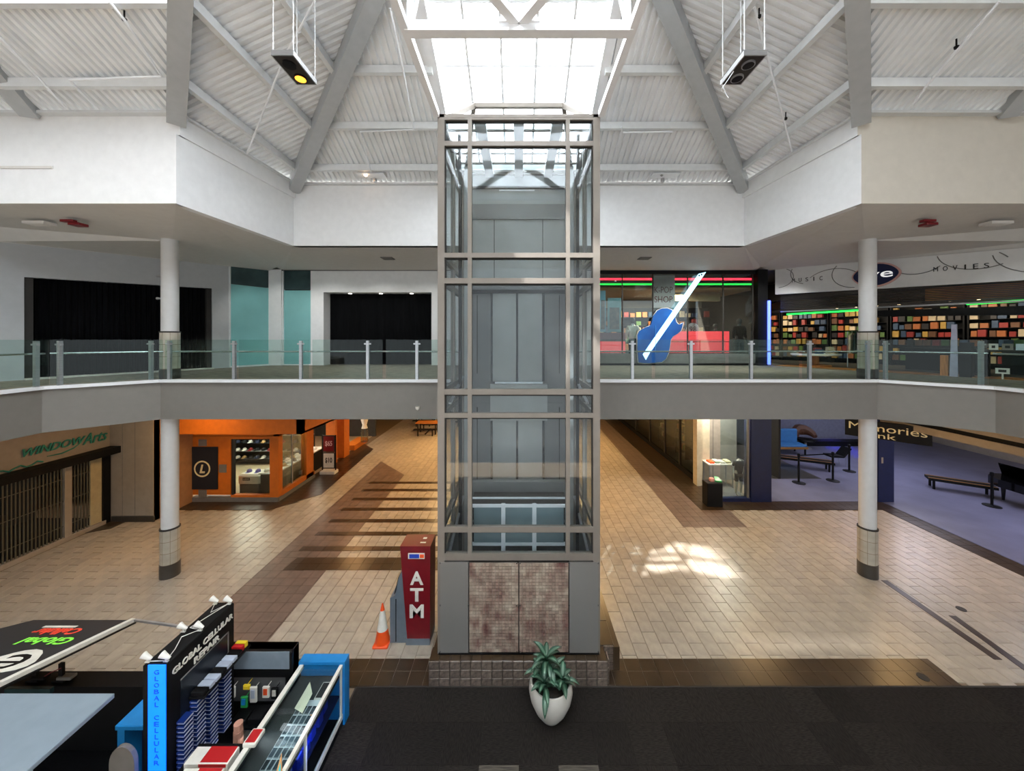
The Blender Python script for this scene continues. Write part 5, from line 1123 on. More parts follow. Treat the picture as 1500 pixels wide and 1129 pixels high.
# ================================================================== LOWER LEFT SHOP (wall parallel to the view)
w = sroot('shopfront_lower_left')
WX = -14.5
mb = MB(); mb.box(WX-.2, WX, -4, 12.7, 2.62, ZB); mb.build('fascia_panel', M_taupe, w)
mb = MB(); mb.box(-14.75, -12.95, 12.58, 12.8, 0, ZB); mb.build('return_panel', M_taupe, w)
mb = MB(); mb.box(-13.15, -12.95, 12.6, 14.1, 0, ZB); mb.build('side_panel', mat('tan_wall', (176, 128, 86), .7), w)
mb = MB(); mb.box(-14.4, -12.9, 12.54, 12.58, 0, .2); mb.build('baseboard', M_colbase, w)
for x in (-14.05, -13.6): mb = MB(); mb.box(x-.004, x+.004, 12.575, 12.58, .2, ZB); mb.build('panel_joint', M_greystripe, w)
mb = MB(); mb.bbox(-14.5, -14.1, -4, 12.75, 2.45, 2.68, .01); mb.build('dark_header', M_black, w)
mb = MB(); mb.box(-17.5, -17.4, -4, 12.8, 0, ZB); mb.build('shop_back', mat('dim_shop_wall', (20, 19, 18), .9), w)
mb = MB(); mb.box(-17.4, -14.5, -4, 12.8, 0, .015); mb.build('shop_floor', MATS['dim_shop_wall'], w)
mb = MB(); mb.box(-14.6, -14.42, -4, 12.4, 0, .14); mb.build('sill', M_taupe, w)
gr = thing('security_grille', 'closed barred security grille of the dark shop at lower left', 'grille', (WX, 9, .14))
bar = None; y = 3.0
while y < 12.0:
    if bar is None: b = MB(); b.box(-.012, .012, -.014, .014, 0, 2.32); bar = b.build('grille_bar', mat('pale_grille_bar', (92, 88, 74), .5, .2), None, origin=(0, 0, 0)); bar.parent = gr; o = bar
    else: o = bar.copy(); COL.objects.link(o)
    o.location = (0, y-9, 0); y += .085
for z in (.5, 1.3, 2.0): mb = MB(); mb.box(WX-.008, WX+.008, 3, 12.0, z-.01, z+.01); mb.build('cross_rod', MATS['pale_grille_bar'], gr)
mb = MB(); mb.box(WX-.05, WX+.05, 11.3, 11.48, .14, 2.46); mb.build('mullion', M_taupe, gr)
mb = MB(); mb.box(WX-.05, WX, 12.02, 12.34, .14, 2.46); mb.build('side_panel', mat('cream_panel', (176, 160, 122), .7), gr)
mb = MB(); mb.box(WX-.04, WX+.06, 12.34, 12.56, .0, 2.46); mb.build('end_jamb', M_black, gr)
mb = MB(); mb.box(-16.4, -15.6, 7.0, 10.8, .015, 1.1); mb.build('stock_bench', M_framedk, None)['kind'] = 'structure'
tl = thing('teal_sign', 'teal slanted lettering above the barred shop at lower left', 'sign', (WX, 11.5, 2.9))
M_tealsign = mat('teal_letters', (40, 128, 110), .5)
text('lettering', 'WINDOW', M_tealsign, (WX+.03, 11.1, 3.13), (0, 1, 0), (0, -.02, 1), 1.5, .24, tl, .03, shear=.35, bold=.01)
text('script_lettering', 'Arts', M_tealsign, (WX+.03, 12.12, 3.12), (0, 1, 0), (0, 0, 1), .7, .36, tl, .03, shear=.4)
mb = MB(); mb.tube([(WX+.02, 10.9, 2.86), (WX+.02, 11.25, 2.84), (WX+.02, 11.55, 2.92), (WX+.02, 11.75, 3.05)], [.01, .022, .02, .008], 6); mb.build('swoosh', M_tealsign, tl)
mb = MB(); mb.tube([(WX+.02, 9.0+i*.12, 2.74+.05*math.sin(i*1.9)) for i in range(16)], .022, 6); tag(mb.build('teal_script', M_tealsign), 'teal wavy script just over the dark header at far lower left', 'sign')

# ================================================================== ORANGE CAP SHOP
w = sroot('shopfront_orange')
OY = 14.1; ox = lambda px: xl(px, OY); oz = lambda py: zat(py, OY)
SX = -9.55
mb = MB(); mb.box(-13.0, ox(338), OY, OY+.2, .28, 2.62); mb.build('front_panel', M_orange, w)
mb = MB(); mb.box(ox(338), ox(395), OY, OY+.2, oz(643), 2.62); mb.build('front_head', M_orange, w)
mb = MB(); mb.box(ox(338), ox(395), OY, OY+.2, .18, oz(725)); mb.build('front_sill', M_orange, w)
mb = MB(); mb.box(ox(395), SX, OY, OY+.25, .18, 2.62); mb.build('corner_post', M_orange, w)
mb = MB(); mb.box(-13.0, SX, OY-.03, OY+.2, 0, .18); mb.box(SX-.2, SX+.03, OY, 16.6, 0, .16); mb.build('grey_kick', M_greystripe, w)
mb = MB(); mb.box(-17, -7.95, 13.0, 13.2, 2.98, ZB); mb.box(-8.15, -7.95, 13.0, 30, 2.98, ZB); mb.build('canopy_fascia', M_orange, w)
mb = MB(); mb.box(-17, -7.95, 13.2, 30, 2.98, 3.05); mb.build('canopy_soffit', M_orange, w)
mb = MB(); mb.box(-13.0, SX, OY, OY+.2, 2.6, 3.0); mb.box(SX-.2, SX, OY, 30, 2.6, 3.0); mb.build('upper_band', M_orange, w)
sy = lambda px: FPX*SX/(px-CX)
mb = MB(); mb.box(SX-.2, SX, OY+.2, 16.6, .16, .34); mb.build('side_sill', M_orange, w)
mb = MB(); mb.box(SX-.25, SX, sy(449), sy(449)+.55, .16, 2.62); mb.build('side_pier', M_orange, w)
mb = MB(); mb.box(SX-.5, SX+.05, 19.3, 19.9, 0, 2.98); mb.build('side_pier', M_orange, w); mb = MB(); mb.box(SX-.45, SX+.02, 18.4, 18.6, 0, 2.98); mb.build('side_pier', M_orange, w)
mb = MB(); mb.box(SX-.6, SX+.02, 20.6, 22.4, 0, .3); mb.build('side_sill', M_orange, w)
mb = MB(); mb.box(-17, -16.9, OY, 24, 0, 3); mb.box(-17, SX, 23.6, 23.8, 0, 3); mb.build('shop_back', mat('charcoal_wall', (58, 56, 54), .8), w)
mb = MB(); mb.box(-17, SX-.2, OY+.2, 23.6, .0, .02); mb.build('shop_floor', mat('cream_shop_floor', (180, 160, 128), .35), w)
w5 = sroot('window_5')
mb = MB(); mb.box(ox(340), ox(394), OY+.08, OY+.095, oz(725), oz(643)); mb.build('pane', M_glass, w5); mb = MB(); mb.box(SX-.1, SX-.085, OY+.25, sy(449), .34, 2.6); mb.build('pane', M_glass, w5)
mb = MB(); mb.box(ox(338.5), ox(341), OY+.02, OY+.15, oz(725), oz(643)); mb.build('window_frame', M_framedk, w5); mb = MB(); mb.box(SX-.11, SX-.07, sy(431)-.02, sy(431)+.02, .34, 2.6); mb.build('mullion', M_alu, w5)
bn = thing('logo_banner', 'square dark banner with a cream ringed letter on the orange shop wall', 'banner', (ox(297), OY-.03, oz(717)))
mb = MB(); mb.box(ox(275), ox(320), OY-.04, OY-.015, oz(716), oz(654)); mb.build('cloth', M_banner, bn)
rc = (ox(297.5), OY-.045, oz(686)); mb = MB(); n_ = 28; R1, R2 = .325, .265
v_ = []
for i in range(n_):
    a_ = 2*math.pi*i/n_; v_ += [(rc[0]+R1*math.cos(a_), rc[1], rc[2]+R1*math.sin(a_)), (rc[0]+R2*math.cos(a_), rc[1], rc[2]+R2*math.sin(a_))]
M_cream = mat('cream_print', (222, 210, 166), .6)
mb.add(v_, [(2*i, 2*i+1, (2*i+3) % (2*n_), (2*i+2) % (2*n_)) for i in range(n_)]); mb.build('ring', M_cream, bn)
text('letter', 'L', M_cream, (rc[0]+.01, rc[1]-.002, rc[2]), (1, 0, 0), (0, 0, 1), .22, .34, bn, .004, shear=.25, bold=.04)
for q in ((ox(291), ox(303), OY-.012, OY, oz(653), oz(643.5)), (ox(291), ox(303), OY-.012, OY, oz(730), oz(717)), (ox(262), ox(274), OY-.012, OY, oz(692), oz(680)), (ox(321), ox(332), OY-.012, OY, oz(692), oz(680))): mb = MB(); mb.box(*q); mb.build('grey_strip', M_greystripe, w)
# caps
def cap_maker(m_):
    def f():
        b = MB(); b.lathe((0, 0, 0), [(.095, 0), (.1, .04), (.085, .085), (.05, .115), (0, .125)], 14); b.add([(-.085, -.05, .012), (-.08, -.14, .0), (-.04, -.19, .004), (.04, -.19, .004), (.08, -.14, 0), (.085, -.05, .012)], [(0, 1, 2, 3, 4, 5)])
        return b.build('cap', m_, None, True, origin=(0, 0, 0))
    return f
CAPS = [('black', mat('black_cap', (22, 22, 24), .8)), ('navy', mat('navy_cap', (30, 38, 66), .8)), ('white', mat('white_cap', (216, 210, 200), .8)), ('tan', mat('tan_cap', (176, 140, 92), .8)), ('red', mat('red_cap', (130, 30, 30), .8))]
cc = {}
for fi, (x0, x1, y, lab, ncol) in enumerate(((-15.2, -10.7, 18.2, 'front window rear wall', 14),)):
    un = thing('cap_shelving', 'dark wall shelving full of caps seen through the orange shop window', 'shelving', ((x0+x1)/2, y, .02))
    mb = MB(); mb.box(x0-.1, x1+.1, y+.2, y+.26, .02, 2.9); mb.build('back_panel', M_framedk, un)
    for j in range(6): mb = MB(); mb.box(x0-.1, x1+.1, y-.16, y+.2, .35+j*.4, .37+j*.4); mb.build('shelf', M_alu if j % 2 else M_black, un)
    for j in range(6):
        for i in range(ncol):
            c_, m_ = r5.choice(CAPS[:2]+CAPS); o = clone(cc, c_, cap_maker(m_)); o.location = (x0+.12+i*(x1-x0-.2)/(ncol-1), y+.03, .373+j*.4); o.rotation_euler.z = r5.uniform(-.3, .3)
            tag(o, '%s cap, %s from the left on the %s shelf up inside the orange shop' % (c_, ordn(i+1), ordn(j+1)), 'cap', 'caps on the orange shop wall')
cs_ = thing('display_console', 'white and dark rounded console inside the orange shop window', 'console', (-11.15, 15.1, .02))
mb = MB(); mb.bbox(-11.65, -10.75, 14.75, 15.4, .02, .46, .06); mb.build('dark_lower', mat('dark_grey_body', (56, 56, 62), .5), cs_); mb = MB(); mb.bbox(-11.68, -10.72, 14.72, 15.43, .46, .84, .07); mb.build('white_upper', M_offwhite, cs_)
mb = MB(); mb.box(-11.45, -11.15, 14.712, 14.72, .6, .72); mb.build('label_plate', M_framedk, cs_); text('label_lettering', 'LIDS', M_offwhite, (-11.3, 14.71, .66), (1, 0, 0), (0, 0, 1), .22, .07, cs_, .003)
M_purp = mat('purple_cap', (96, 90, 160), .7)
for x, s_ in ((-11.42, 'left'), (-11.05, 'right')): o = clone(cc, 'p', cap_maker(M_purp)); o.location = (x, 15.05, .843); tag(o, s_+' purple cap lying on the white console in the orange shop', 'cap')
ct = thing('display_cabinet', 'white-topped dark counter of caps inside the orange shop side window', 'counter', (-10.2, 15.5, .02))
mb = MB(); mb.box(-10.55, -9.95, 14.5, 18.0, .02, .95); mb.build('dark_body', M_black, ct); mb = MB(); mb.box(-10.6, -9.9, 14.45, 18.05, .95, 1.0); mb.build('white_top', M_offwhite, ct); mb = MB(); mb.box(-9.945, -9.94, 15.2, 15.8, .25, .75); mb.build('photo_panel', mat('grey_photo', (120, 116, 112), .5, var=.5, scale=5), ct)
for i in range(10):
    for s_ in range(2):
        c_, m_ = CAPS[(2, 3, 2, 0, 2, 3, 2, 1, 2, 2)[(i+s_*3) % 10]]; o = clone(cc, c_, cap_maker(m_)); o.location = (-10.4+s_*.28, 14.65+i*.33, 1.003); o.rotation_euler.z = 1.4+r5.uniform(-.3, .3)
        tag(o, '%s cap, %s from the front in the %s row on the white-topped counter' % (c_, ordn(i+1), ('inner', 'outer')[s_]), 'cap', 'caps on the white-topped counter')
af = thing('poster_stand', 'two-panel poster stand with prices on a white foot outside the orange shop', 'sign', (fl(482, 693)[0], fl(482, 693)[1], 0))
AX, AY = fl(482, 693); k_ = AY/FPX
mb = MB(); mb.bbox(AX-.36, AX+.36, AY-.2, AY+.2, 0, .16, .03); mb.build('white_foot', M_offwhite, af)
for z0_, z1_, m_, t_, tm_ in ((zat(685, AY), zat(663, AY), M_offwhite, '$10', M_framedk), (zat(661, AY), zat(638, AY), M_dkred, '$65', mat('pink_letters', (220, 180, 180), .5))):
    mb = MB(); mb.box(AX-.3, AX+.3, AY-.03, AY+.02, z0_-.02, z1_+.02); mb.build('frame', M_framedk, af); mb = MB(); mb.box(AX-.25, AX+.25, AY-.036, AY-.03, z0_+.02, z1_-.02); mb.build('poster', m_, af)
    text('price_lettering', t_, tm_, (AX, AY-.038, (z0_+z1_)/2), (1, 0, 0), (0, 0, 1), .34, .28, af, .003, bold=.02)
mb = MB(); mb.box(AX-.34, AX-.3, AY-.02, AY+.02, .1, zat(637, AY)); mb.box(AX+.3, AX+.34, AY-.02, AY+.02, .1, zat(637, AY)); mb.build('side_rail', M_black, af)
vz = thing('white_display_figure', 'slim white display figure on a glass stand at the far end of the orange shop', 'display', (-9.3, 21.4, .3))
mb = MB(); mb.lathe((-9.3, 21.4, .3), [(.22, 0), (.2, .7), (.2, .8)], 14); mb.build('stand', M_glass, vz); mb = MB(); mb.lathe((-9.3, 21.4, 1.1), [(.18, 0), (.12, .2), (.2, .5), (.22, .9), (.1, 1.1), (.12, 1.35), (0, 1.45)], 14); mb.build('figure', M_offwhite, vz, True)
for x, y, p_ in ((-12.9, 16.9, 120), (-10.6, 20, 60), (-10.3, 15.6, 45)): light('AREA', (x, y, 2.9), p_, (1, .9, .72), 1.4, tgt=(x, y, 0))
# bench tables in the corridor
for i, (tx, ty_, l_) in enumerate(((-6.25, 24.4, 'nearest wooden bench table with black legs in the far corridor'), (-7.1, 27.0, 'second wooden bench table with black legs in the far corridor'), (-3.9, 26.6, 'wooden bench table beside the lift tower in the far corridor'))):
    t_ = thing('bench_table', l_, 'table', (tx, ty_, 0))
    mb = MB(); mb.box(tx-.75, tx+.75, ty_-.4, ty_+.4, .74, .79); mb.build('top', M_wood, t_)
    for x in (-.6, .6):
        for y in (-.32, .32): mb = MB(); mb.box(tx+x-.03, tx+x+.03, ty_+y-.03, ty_+y+.03, 0, .74); mb.build('leg', M_black, t_)
    for y in (-.72, .72): mb = MB(); mb.box(tx-.75, tx+.75, ty_+y-.15, ty_+y+.15, .42, .47); mb.build('bench_seat', M_black, t_); mb = MB(); mb.box(tx-.03, tx+.03, ty_+min(y, 0), ty_+max(y, 0), .1, .16); mb.build('bench_frame', M_black, t_)
    for y in (-.72, .72):
        for x in (-.48, .48): mb = MB(); mb.box(tx+x-.03, tx+x+.03, ty_+y-.03, ty_+y+.03, 0, .42); mb.build('bench_leg', M_black, t_)

# ================================================================== DARK CORNER SHOP WITH MANNEQUIN WINDOW (lower right of the tower)
w = sroot('shopfront_corner')
RX = 7.95
mb = MB(); mb.box(RX, RX+.12, 16.2, 31, 0, .25); mb.build('black_plinth', M_black, w)
mb = MB(); mb.box(RX, RX+.1, 16.2, 31, 2.9, ZB); mb.build('black_head', M_black, w)
for y in (17.6, 19.4, 21.6, 24.2, 27.5): mb = MB(); mb.box(RX, RX+.1, y-.05, y+.05, .25, 2.9); mb.build('mullion', M_framedk, w)
mb = MB(); mb.box(RX-.12, RX+.12, 15.6, 15.95, 0, ZB); mb.build('white_post', mat('ivory_post', (206, 196, 172), .5), w)
mb = MB(); mb.box(RX+.25, RX+.6, 15.9, 16.25, 0, ZB); mb.build('ivory_pier', MATS['ivory_post'], w)
mb = MB(); mb.box(RX+.2, 10.0, 16.3, 16.4, 0, ZB); mb.build('grey_back_panel', mat('grey_shop_panel', (150, 144, 136), .6), w)
mb = MB(); mb.box(8.9, 8.92, 16.28, 16.3, 0, ZB); mb.build('panel_joint', M_greystripe, w)
mb = MB(); mb.box(RX+.05, 9.25, 14.08, 14.3, 0, .14); mb.build('navy_sill', M_navy, w)
mb = MB(); mb.box(9.2, 10.0, 14.05, 14.5, 0, ZB); mb.build('navy_pier', M_navy, w)
mb = MB(); mb.box(9.1, 9.16, 14.12, 14.2, .14, ZB); mb.build('grey_jamb', M_greystripe, w)
mb = MB(); mb.box(RX, 14, 16.4, 31, 0, .015); mb.build('shop_floor', mat('dark_shop_floor', (60, 58, 54), .3), w)
mb = MB(); mb.box(12, 12.1, 16.4, 31, 0, ZB); mb.build('shop_back', mat('black_shop_wall', (30, 28, 26), .8), w)
w6 = sroot('window_6')
mb = MB(); mb.box(RX+.1, 9.1, 14.17, 14.185, .14, ZB); mb.build('pane', M_glass, w6); mb = MB(); mb.box(RX+.03, RX+.045, 16.2, 30, .25, 2.9); mb.build('pane', M_glass, w6)
mb = MB(); mb.box(RX+.05, 9.3, 14.3, 16.3, 0, .03); struct(mb.build('floor_window_stage', mat('grey_stage', (110, 106, 104), .5)))
figure('mannequin', 'headless pale mannequin in black shirt and shorts in the corner shop window', 'mannequin', (xl(1082, 14.62), 14.62, .03), 0, 1.72, False, None, mat('black_shirt', (20, 19, 20), .8, var=.4, scale=20), mat('black_shorts', (14, 14, 15), .85), None, 0, True)
tb = thing('shirt_table', 'narrow table of bright folded shirts behind the headless mannequin', 'table', (8.85, 15.6, .03))
mb = MB(); mb.box(8.2, 9.3, 15.3, 15.9, 1.02, 1.06); mb.build('top', M_offwhite, tb)
for x in (8.25, 9.25):
    for y in (15.35, 15.85): mb = MB(); mb.box(x-.02, x+.02, y-.02, y+.02, .03, 1.02); mb.build('leg', M_alu, tb)
for i, (c_, m_) in enumerate((('orange', M_orangepl), ('pale green', mat('pale_green', (176, 206, 190), .7)), ('white', M_offwhite), ('cream', M_cream))):
    mb = MB(); mb.bbox(8.3+i*.24, 8.5+i*.24, 15.4, 15.75, 1.06, 1.13+.03*(i % 2), .015); tag(mb.build('folded_shirt', m_), c_+' folded shirt on the table behind the headless mannequin', 'shirt', 'shirts behind the mannequin')
bb = thing('waste_box', 'tall black box with a green and pink lining beside the corner shop window', 'bin', (7.5, 13.85, 0))
mb = MB(); mb.bbox(7.25, 7.85, 13.65, 14.05, 0, .92, .02); mb.build('body', M_black, bb); mb = MB(); mb.prism([(7.62, 13.8, .92), (7.84, 13.7, .92), (7.84, 13.95, 1.0), (7.7, 14.0, 1.02)], (0, 0, .05)); mb.build('green_lining', M_greenpl, bb); mb = MB(); mb.bbox(7.45, 7.62, 13.8, 13.95, .92, 1.05, .03); mb.build('pink_lining', mat('soft_pink', (220, 160, 150), .7), bb)
for bi, y in enumerate((17.6, 19.6, 22.0)):
    un = thing('stock_rack', ordn(bi+1)+' dark stock rack behind the corner shop side glass', 'rack', (9.1, y, .015), 'stock racks in the corner shop')
    for dy in (-.6, .6): mb = MB(); mb.box(8.9, 9.4, y+dy-.02, y+dy+.02, .015, 2.5); mb.build('side_frame', M_black, un)
    for j in range(5): mb = MB(); mb.box(8.9, 9.4, y-.6, y+.6, .4+j*.5, .43+j*.5); mb.build('shelf', M_alu if j > 2 else M_framedk, un)
    for j in range(5):
        for i in range(5):
            c, m_ = GOODS[(i*3+j*5+bi) % 8]; o = clone(cache, ('rk', c), lambda: (lambda q: (q.bbox(-.13, .13, -.09, .09, 0, .24, .01), q.build('boxed_shoes', m_, None, origin=(0, 0, 0)))[1])(MB()))
            o.location = (9.1, y-.46+i*.23, .432+j*.5); tag(o, '%s shoe box, %s from the front on the %s shelf of the %s stock rack' % (c, ordn(i+1), ordn(j+1), ordn(bi+1)), 'shoe box', 'shoe boxes in the corner shop')
light('SPOT', (8.9, 14.25, 4.25), 160, (1, .93, .82), .06, tgt=(9.05, 14.7, .8), spot=1.0); light('AREA', (8.7, 15.2, 4.2), 110, (1, .9, .76), .5, tgt=(8.7, 15.3, 0)); light('AREA', (9.6, 18, 4.2), 50, (1, .85, .6), .6, tgt=(9.2, 19, 0))

# ================================================================== BLUE-LIT PHOTO STUDIO (lower right)
w = sroot('shopfront_studio')
mb = MB(); mb.box(10.0, 26, 14.12, 31, -.01, .012); mb.box(14.36, 26, -4, 14.12, -.01, .012); mb.build('studio_floor', M_bluefloor, w)
mb = MB(); mb.box(14.25, 14.85, 14.05, 14.6, 0, ZB); mb.build('navy_pier', M_navy, w)
mb = MB(); mb.box(14.35, 14.42, 14.042, 14.05, 1.55, 1.78); mb.build('paper_notice', M_taupe, w)
mb = MB(); mb.box(14.3, 14.45, -4, 14.05, 3.12, 3.36); mb.box(14.3, 14.45, -4, 14.05, 3.5, ZB); mb.build('grey_header', M_taupe, w)
mb = MB(); mb.box(14.34, 14.4, -4, 14.05, 3.36, 3.5); mb.build('dark_recess', M_black, w)
mb = MB(); mb.box(10, 14.3, 14.1, 14.2, 3.35, ZB); mb.build('grey_header', M_taupe, w)
mb = MB(); mb.box(10, 26, 23, 23.2, 0, ZB); mb.build('studio_back', mat('studio_grey', (120, 122, 140), .7), w)
mb = MB(); mb.bar((14.7, 21.5, 3.02), (21, 15.5, 3.02), .4, .18); mb.bar((14.7, 19.0, 3.2), (25, 11.0, 3.2), .3, .1); mb.build('ceiling_raft', mat('beige_raft', (178, 166, 146), .7), w)
for q in ((16.5, 19.8, 3.1), (18.5, 17.9, 3.1), (17.5, 16.9, 3.25), (20, 15.0, 3.25)):
    mb = MB(); mb.lathe(q, [(.09, -.05), (.07, .12)], 10); mb.cur = 1; mb.lathe((q[0], q[1], q[2]-.052), [(.08, 0), (0, .001)], 10); o = mb.build('raft_lamp', [M_black, MATS['spot_glow']]); o.parent = w; o.location = o.location
sb = thing('hanging_sign_box', 'black hanging sign box with cream lettering behind the right column', 'sign', (13.8, 13.4, 2.68))
sa, sb2 = Vector((13.0, 14.15, 0)), Vector((14.62, 12.55, 0)); sd_ = (sb2-sa).normalized(); sn = Vector((sd_.y, -sd_.x, 0))
mb = MB(); mb.prism([(sa.x, sa.y, 2.66), (sb2.x, sb2.y, 2.66), (sb2.x, sb2.y, 3.3), (sa.x, sa.y, 3.3)], tuple(-sn*.2)); mb.build('box', M_black, sb)
for p_ in (sa*.9+sb2*.1, sa*.1+sb2*.9): mb = MB(); mb.bar((p_.x-sn.x*.1, p_.y-sn.y*.1, 3.3), (p_.x-sn.x*.1, p_.y-sn.y*.1, ZB), .03, .03); mb.build('hanger', M_black, sb)
c_ = (sa+sb2)/2+sn*.004; text('upper_lettering', 'Memories', M_cream, (c_.x, c_.y, 3.08), sd_, (0, 0, 1), 2.05, .27, sb, .01); text('lower_lettering', 'Bank', M_cream, (c_.x-sd_.x*.22, c_.y-sd_.y*.22, 2.8), sd_, (0, 0, 1), .95, .2, sb, .01)
def stanchion(px, py, l_):
    x, y = fl(px, py, .012); s_ = thing('stanchion', l_, 'stanchion', (x, y, .012)); m = MB(); m.lathe((x, y, .012), [(.25, 0), (.25, .015), (.06, .04), (.035, .06)], 20); m.build('base', M_black, s_, True)
    m = MB(); m.lathe((x, y, .012), [(.04, .05), (.04, 1.16), (.055, 1.18), (.055, 1.3), (.0, 1.32)], 16); m.build('post', M_black, s_, True); return Vector((x, y, 1.24))
q1 = stanchion(1170, 707, 'black barrier post nearest the left navy pier of the blue studio'); q2 = stanchion(1220, 704, 'black barrier post in the middle of the blue studio front'); q3 = stanchion(1244, 690, 'black barrier post just left of the right column'); q4 = stanchion(1453, 741, 'black barrier post before the piano at far right')
mb = MB(); mb.bar(q1, q2, .006, .05); tag(mb.build('barrier_belt', M_black), 'black barrier belt stretched between two studio posts', 'belt')
def bench(px, py, L, label, rot, m_=M_black):
    x, y = fl(px, py, .012); t_ = thing('low_bench', label, 'bench', (x, y, .012), None, 0); d_ = Vector((math.cos(rot), math.sin(rot), 0)); n_ = Vector((-d_.y, d_.x, 0)); c = Vector((x, y, 0))
    m = MB(); m.bar(c-d_*L/2+Vector((0, 0, .42)), c+d_*L/2+Vector((0, 0, .42)), .55, .1); m.build('seat', m_, t_)
    for s_ in (-.2, .2): m = MB(); m.bar(c-d_*L/2+n_*s_+Vector((0, 0, .475)), c+d_*L/2+n_*s_+Vector((0, 0, .475)), .06, .02); m.build('brass_rail', mat('brass', (190, 140, 80), .3, .8), t_)
    for s_ in (-.42, .42):
        for k_ in (-.22, .22): m = MB(); q = c+d_*L*s_+n_*k_; m.box(q.x-.03, q.x+.03, q.y-.03, q.y+.03, .012, .37); m.build('leg', m_, t_)
bench(1172, 684, 2.6, 'long low black bench with brass rails in the blue studio', -.45); bench(1406, 720, 1.9, 'long low black bench with brass rails beside the piano', -.6)
x, y = fl(1155, 664, .012); t_ = thing('sofa', 'deep blue sofa with gold-edged seat at the studio rear left', 'sofa', (x, y, .012))
mb = MB(); mb.bbox(x-.95, x+.8, y+.35, y+.55, .4, 1.3, .05); mb.build('backrest', mat('blue_upholstery', (40, 100, 150), .7), t_); mb = MB(); mb.bbox(x-.95, x+.8, y-.35, y+.35, .42, .58, .03); mb.build('seat', MATS['blue_upholstery'], t_); mb = MB(); mb.box(x-.97, x+.82, y-.38, y-.34, .36, .48); mb.build('gold_edge', MATS['brass'], t_)
for sx_ in (-.85, .7):
    for s2_ in (-.3, .45): mb = MB(); mb.box(x+sx_-.03, x+sx_+.03, y+s2_-.03, y+s2_+.03, .012, .42); mb.build('leg', M_black, t_)
x, y = fl(1180, 656, .012); t_ = thing('armchair', 'round-backed brown leather armchair in the blue studio', 'armchair', (x, y, .012))
mb = MB(); mb.lathe((x, y, .012), [(.3, .0), (.3, .03), (.06, .06), (.06, .4)], 16); mb.build('pedestal', M_alu, t_); mb = MB(); mb.lathe((x, y, .42), [(.4, 0), (.46, .06), (.42, .14), (0, .15)], 20); mb.build('seat', M_black, t_, True)
pts = [(x+.48*math.cos(a_), y+.48*math.sin(a_)) for a_ in [(-.3+i*.42) for i in range(9)]]
mb = MB(); mb.tube([(p_[0], p_[1], .72+.28*math.sin(math.pi*i/8)) for i, p_ in enumerate(pts)], [.12, .18, .24, .3, .32, .3, .24, .18, .12], 8); mb.build('curved_back', M_brownlea, t_, True)
x, y = fl(1226, 682, .012); t_ = thing('lounge_chair', 'small dark reclining chair on thin legs left of the right column', 'chair', (x, y, .012))
mb = MB(); mb.bar((x-.5, y, .55), (x+.15, y, .52), .5, .08); mb.build('seat', M_black, t_); mb = MB(); mb.bar((x+.15, y, .52), (x+.5, y, .95), .5, .07); mb.build('backrest', M_black, t_)
for dx in (-.35, .25):
    for dy in (-.2, .2): mb = MB(); mb.tube([(x+dx, y+dy, .52), (x+dx*1.2, y+dy, .012)], .014, 6); mb.build('leg', M_alu, t_)
mb = MB(); mb.box(15.2, 21.5, 21.4, 21.9, .012, .3); tag(mb.build('low_platform', M_black), 'long low black platform against the studio rear wall', 'platform')
# grand piano
x, y = fl(1512, 746, .012); t_ = thing('grand_piano', 'black grand piano with a modelled amber lamp reflection at far right', 'piano', (x, y, .012))
ol = [(-.75, -.9), (.75, -.9), (.75, .2), (.6, .7), (.2, 1.0), (-.2, 1.05), (-.55, .85), (-.75, .4)]
mb = MB(); mb.prism([(x+a_, y+b_, .7) for a_, b_ in ol], (0, 0, .3)); mb.build('case', M_blackgl, t_)
mb = MB(); mb.prism([(x+.75, y-.6, 1.0), (x+.75, y+.2, 1.0), (x+.2, y+1.0, 1.0), (x-.75, y+.4, 1.62), (x-.75, y-.6, 1.62)], (0, 0, .03)); mb.build('lid', M_blackgl, t_)
mb = MB(); mb.box(x-.7, x+.7, y-1.05, y-.88, .72, .78); mb.build('keyboard', M_offwhite, t_)
for a_, b_ in ((-.65, -.8), (.65, -.8), (0, .8)): mb = MB(); mb.lathe((x+a_, y+b_, .012), [(.04, 0), (.07, .5), (.08, .69)], 10); mb.build('leg', M_blackgl, t_)
mb = MB(); mb.lathe((x-.35, y-.75, 1.063), [(.0, 0), (.18, .08), (.22, .18), (.16, .3), (0, .34)], 16); tag(mb.build('round_amber_glow', mat('amber_glow', (255, 180, 70), .5, emit=1.2), None, True), 'round amber glow standing in for a lamp reflection in the piano', 'lamp')  # glowing solid that imitates a lamp reflected in the lacquer
mb = MB(); mb.box(x-.5, x-.2, y-.88, y-.63, 1.0, 1.06); mb.build('glow_stand', M_black, t_)
light('AREA', (18, 17, 4.2), 190, (.78, .8, 1), 3, tgt=(18, 17, 0)); light('AREA', (17.5, 10, 4.2), 150, (.78, .8, 1), 3, tgt=(17.5, 10, 0)); light('AREA', (12.2, 17.5, 4.2), 60, (.8, .82, 1), 2, tgt=(12.2, 17.5, 0))
q = fl(1226, 655); light('SPOT', (q[0], q[1]+1.2, 3.6), 900, (.08, .1, 1), .1, tgt=(q[0], q[1], 0), spot=.5); q = fl(1262, 668); light('SPOT', (q[0], q[1]+.8, 3.4), 600, (.08, .1, 1), .1, tgt=(q[0], q[1], 0), spot=.4)
q = fl(1135, 668); light('SPOT', (q[0], q[1]+.5, 3.4), 300, (1, .4, .2), .1, tgt=(q[0], q[1], 0), spot=.4)

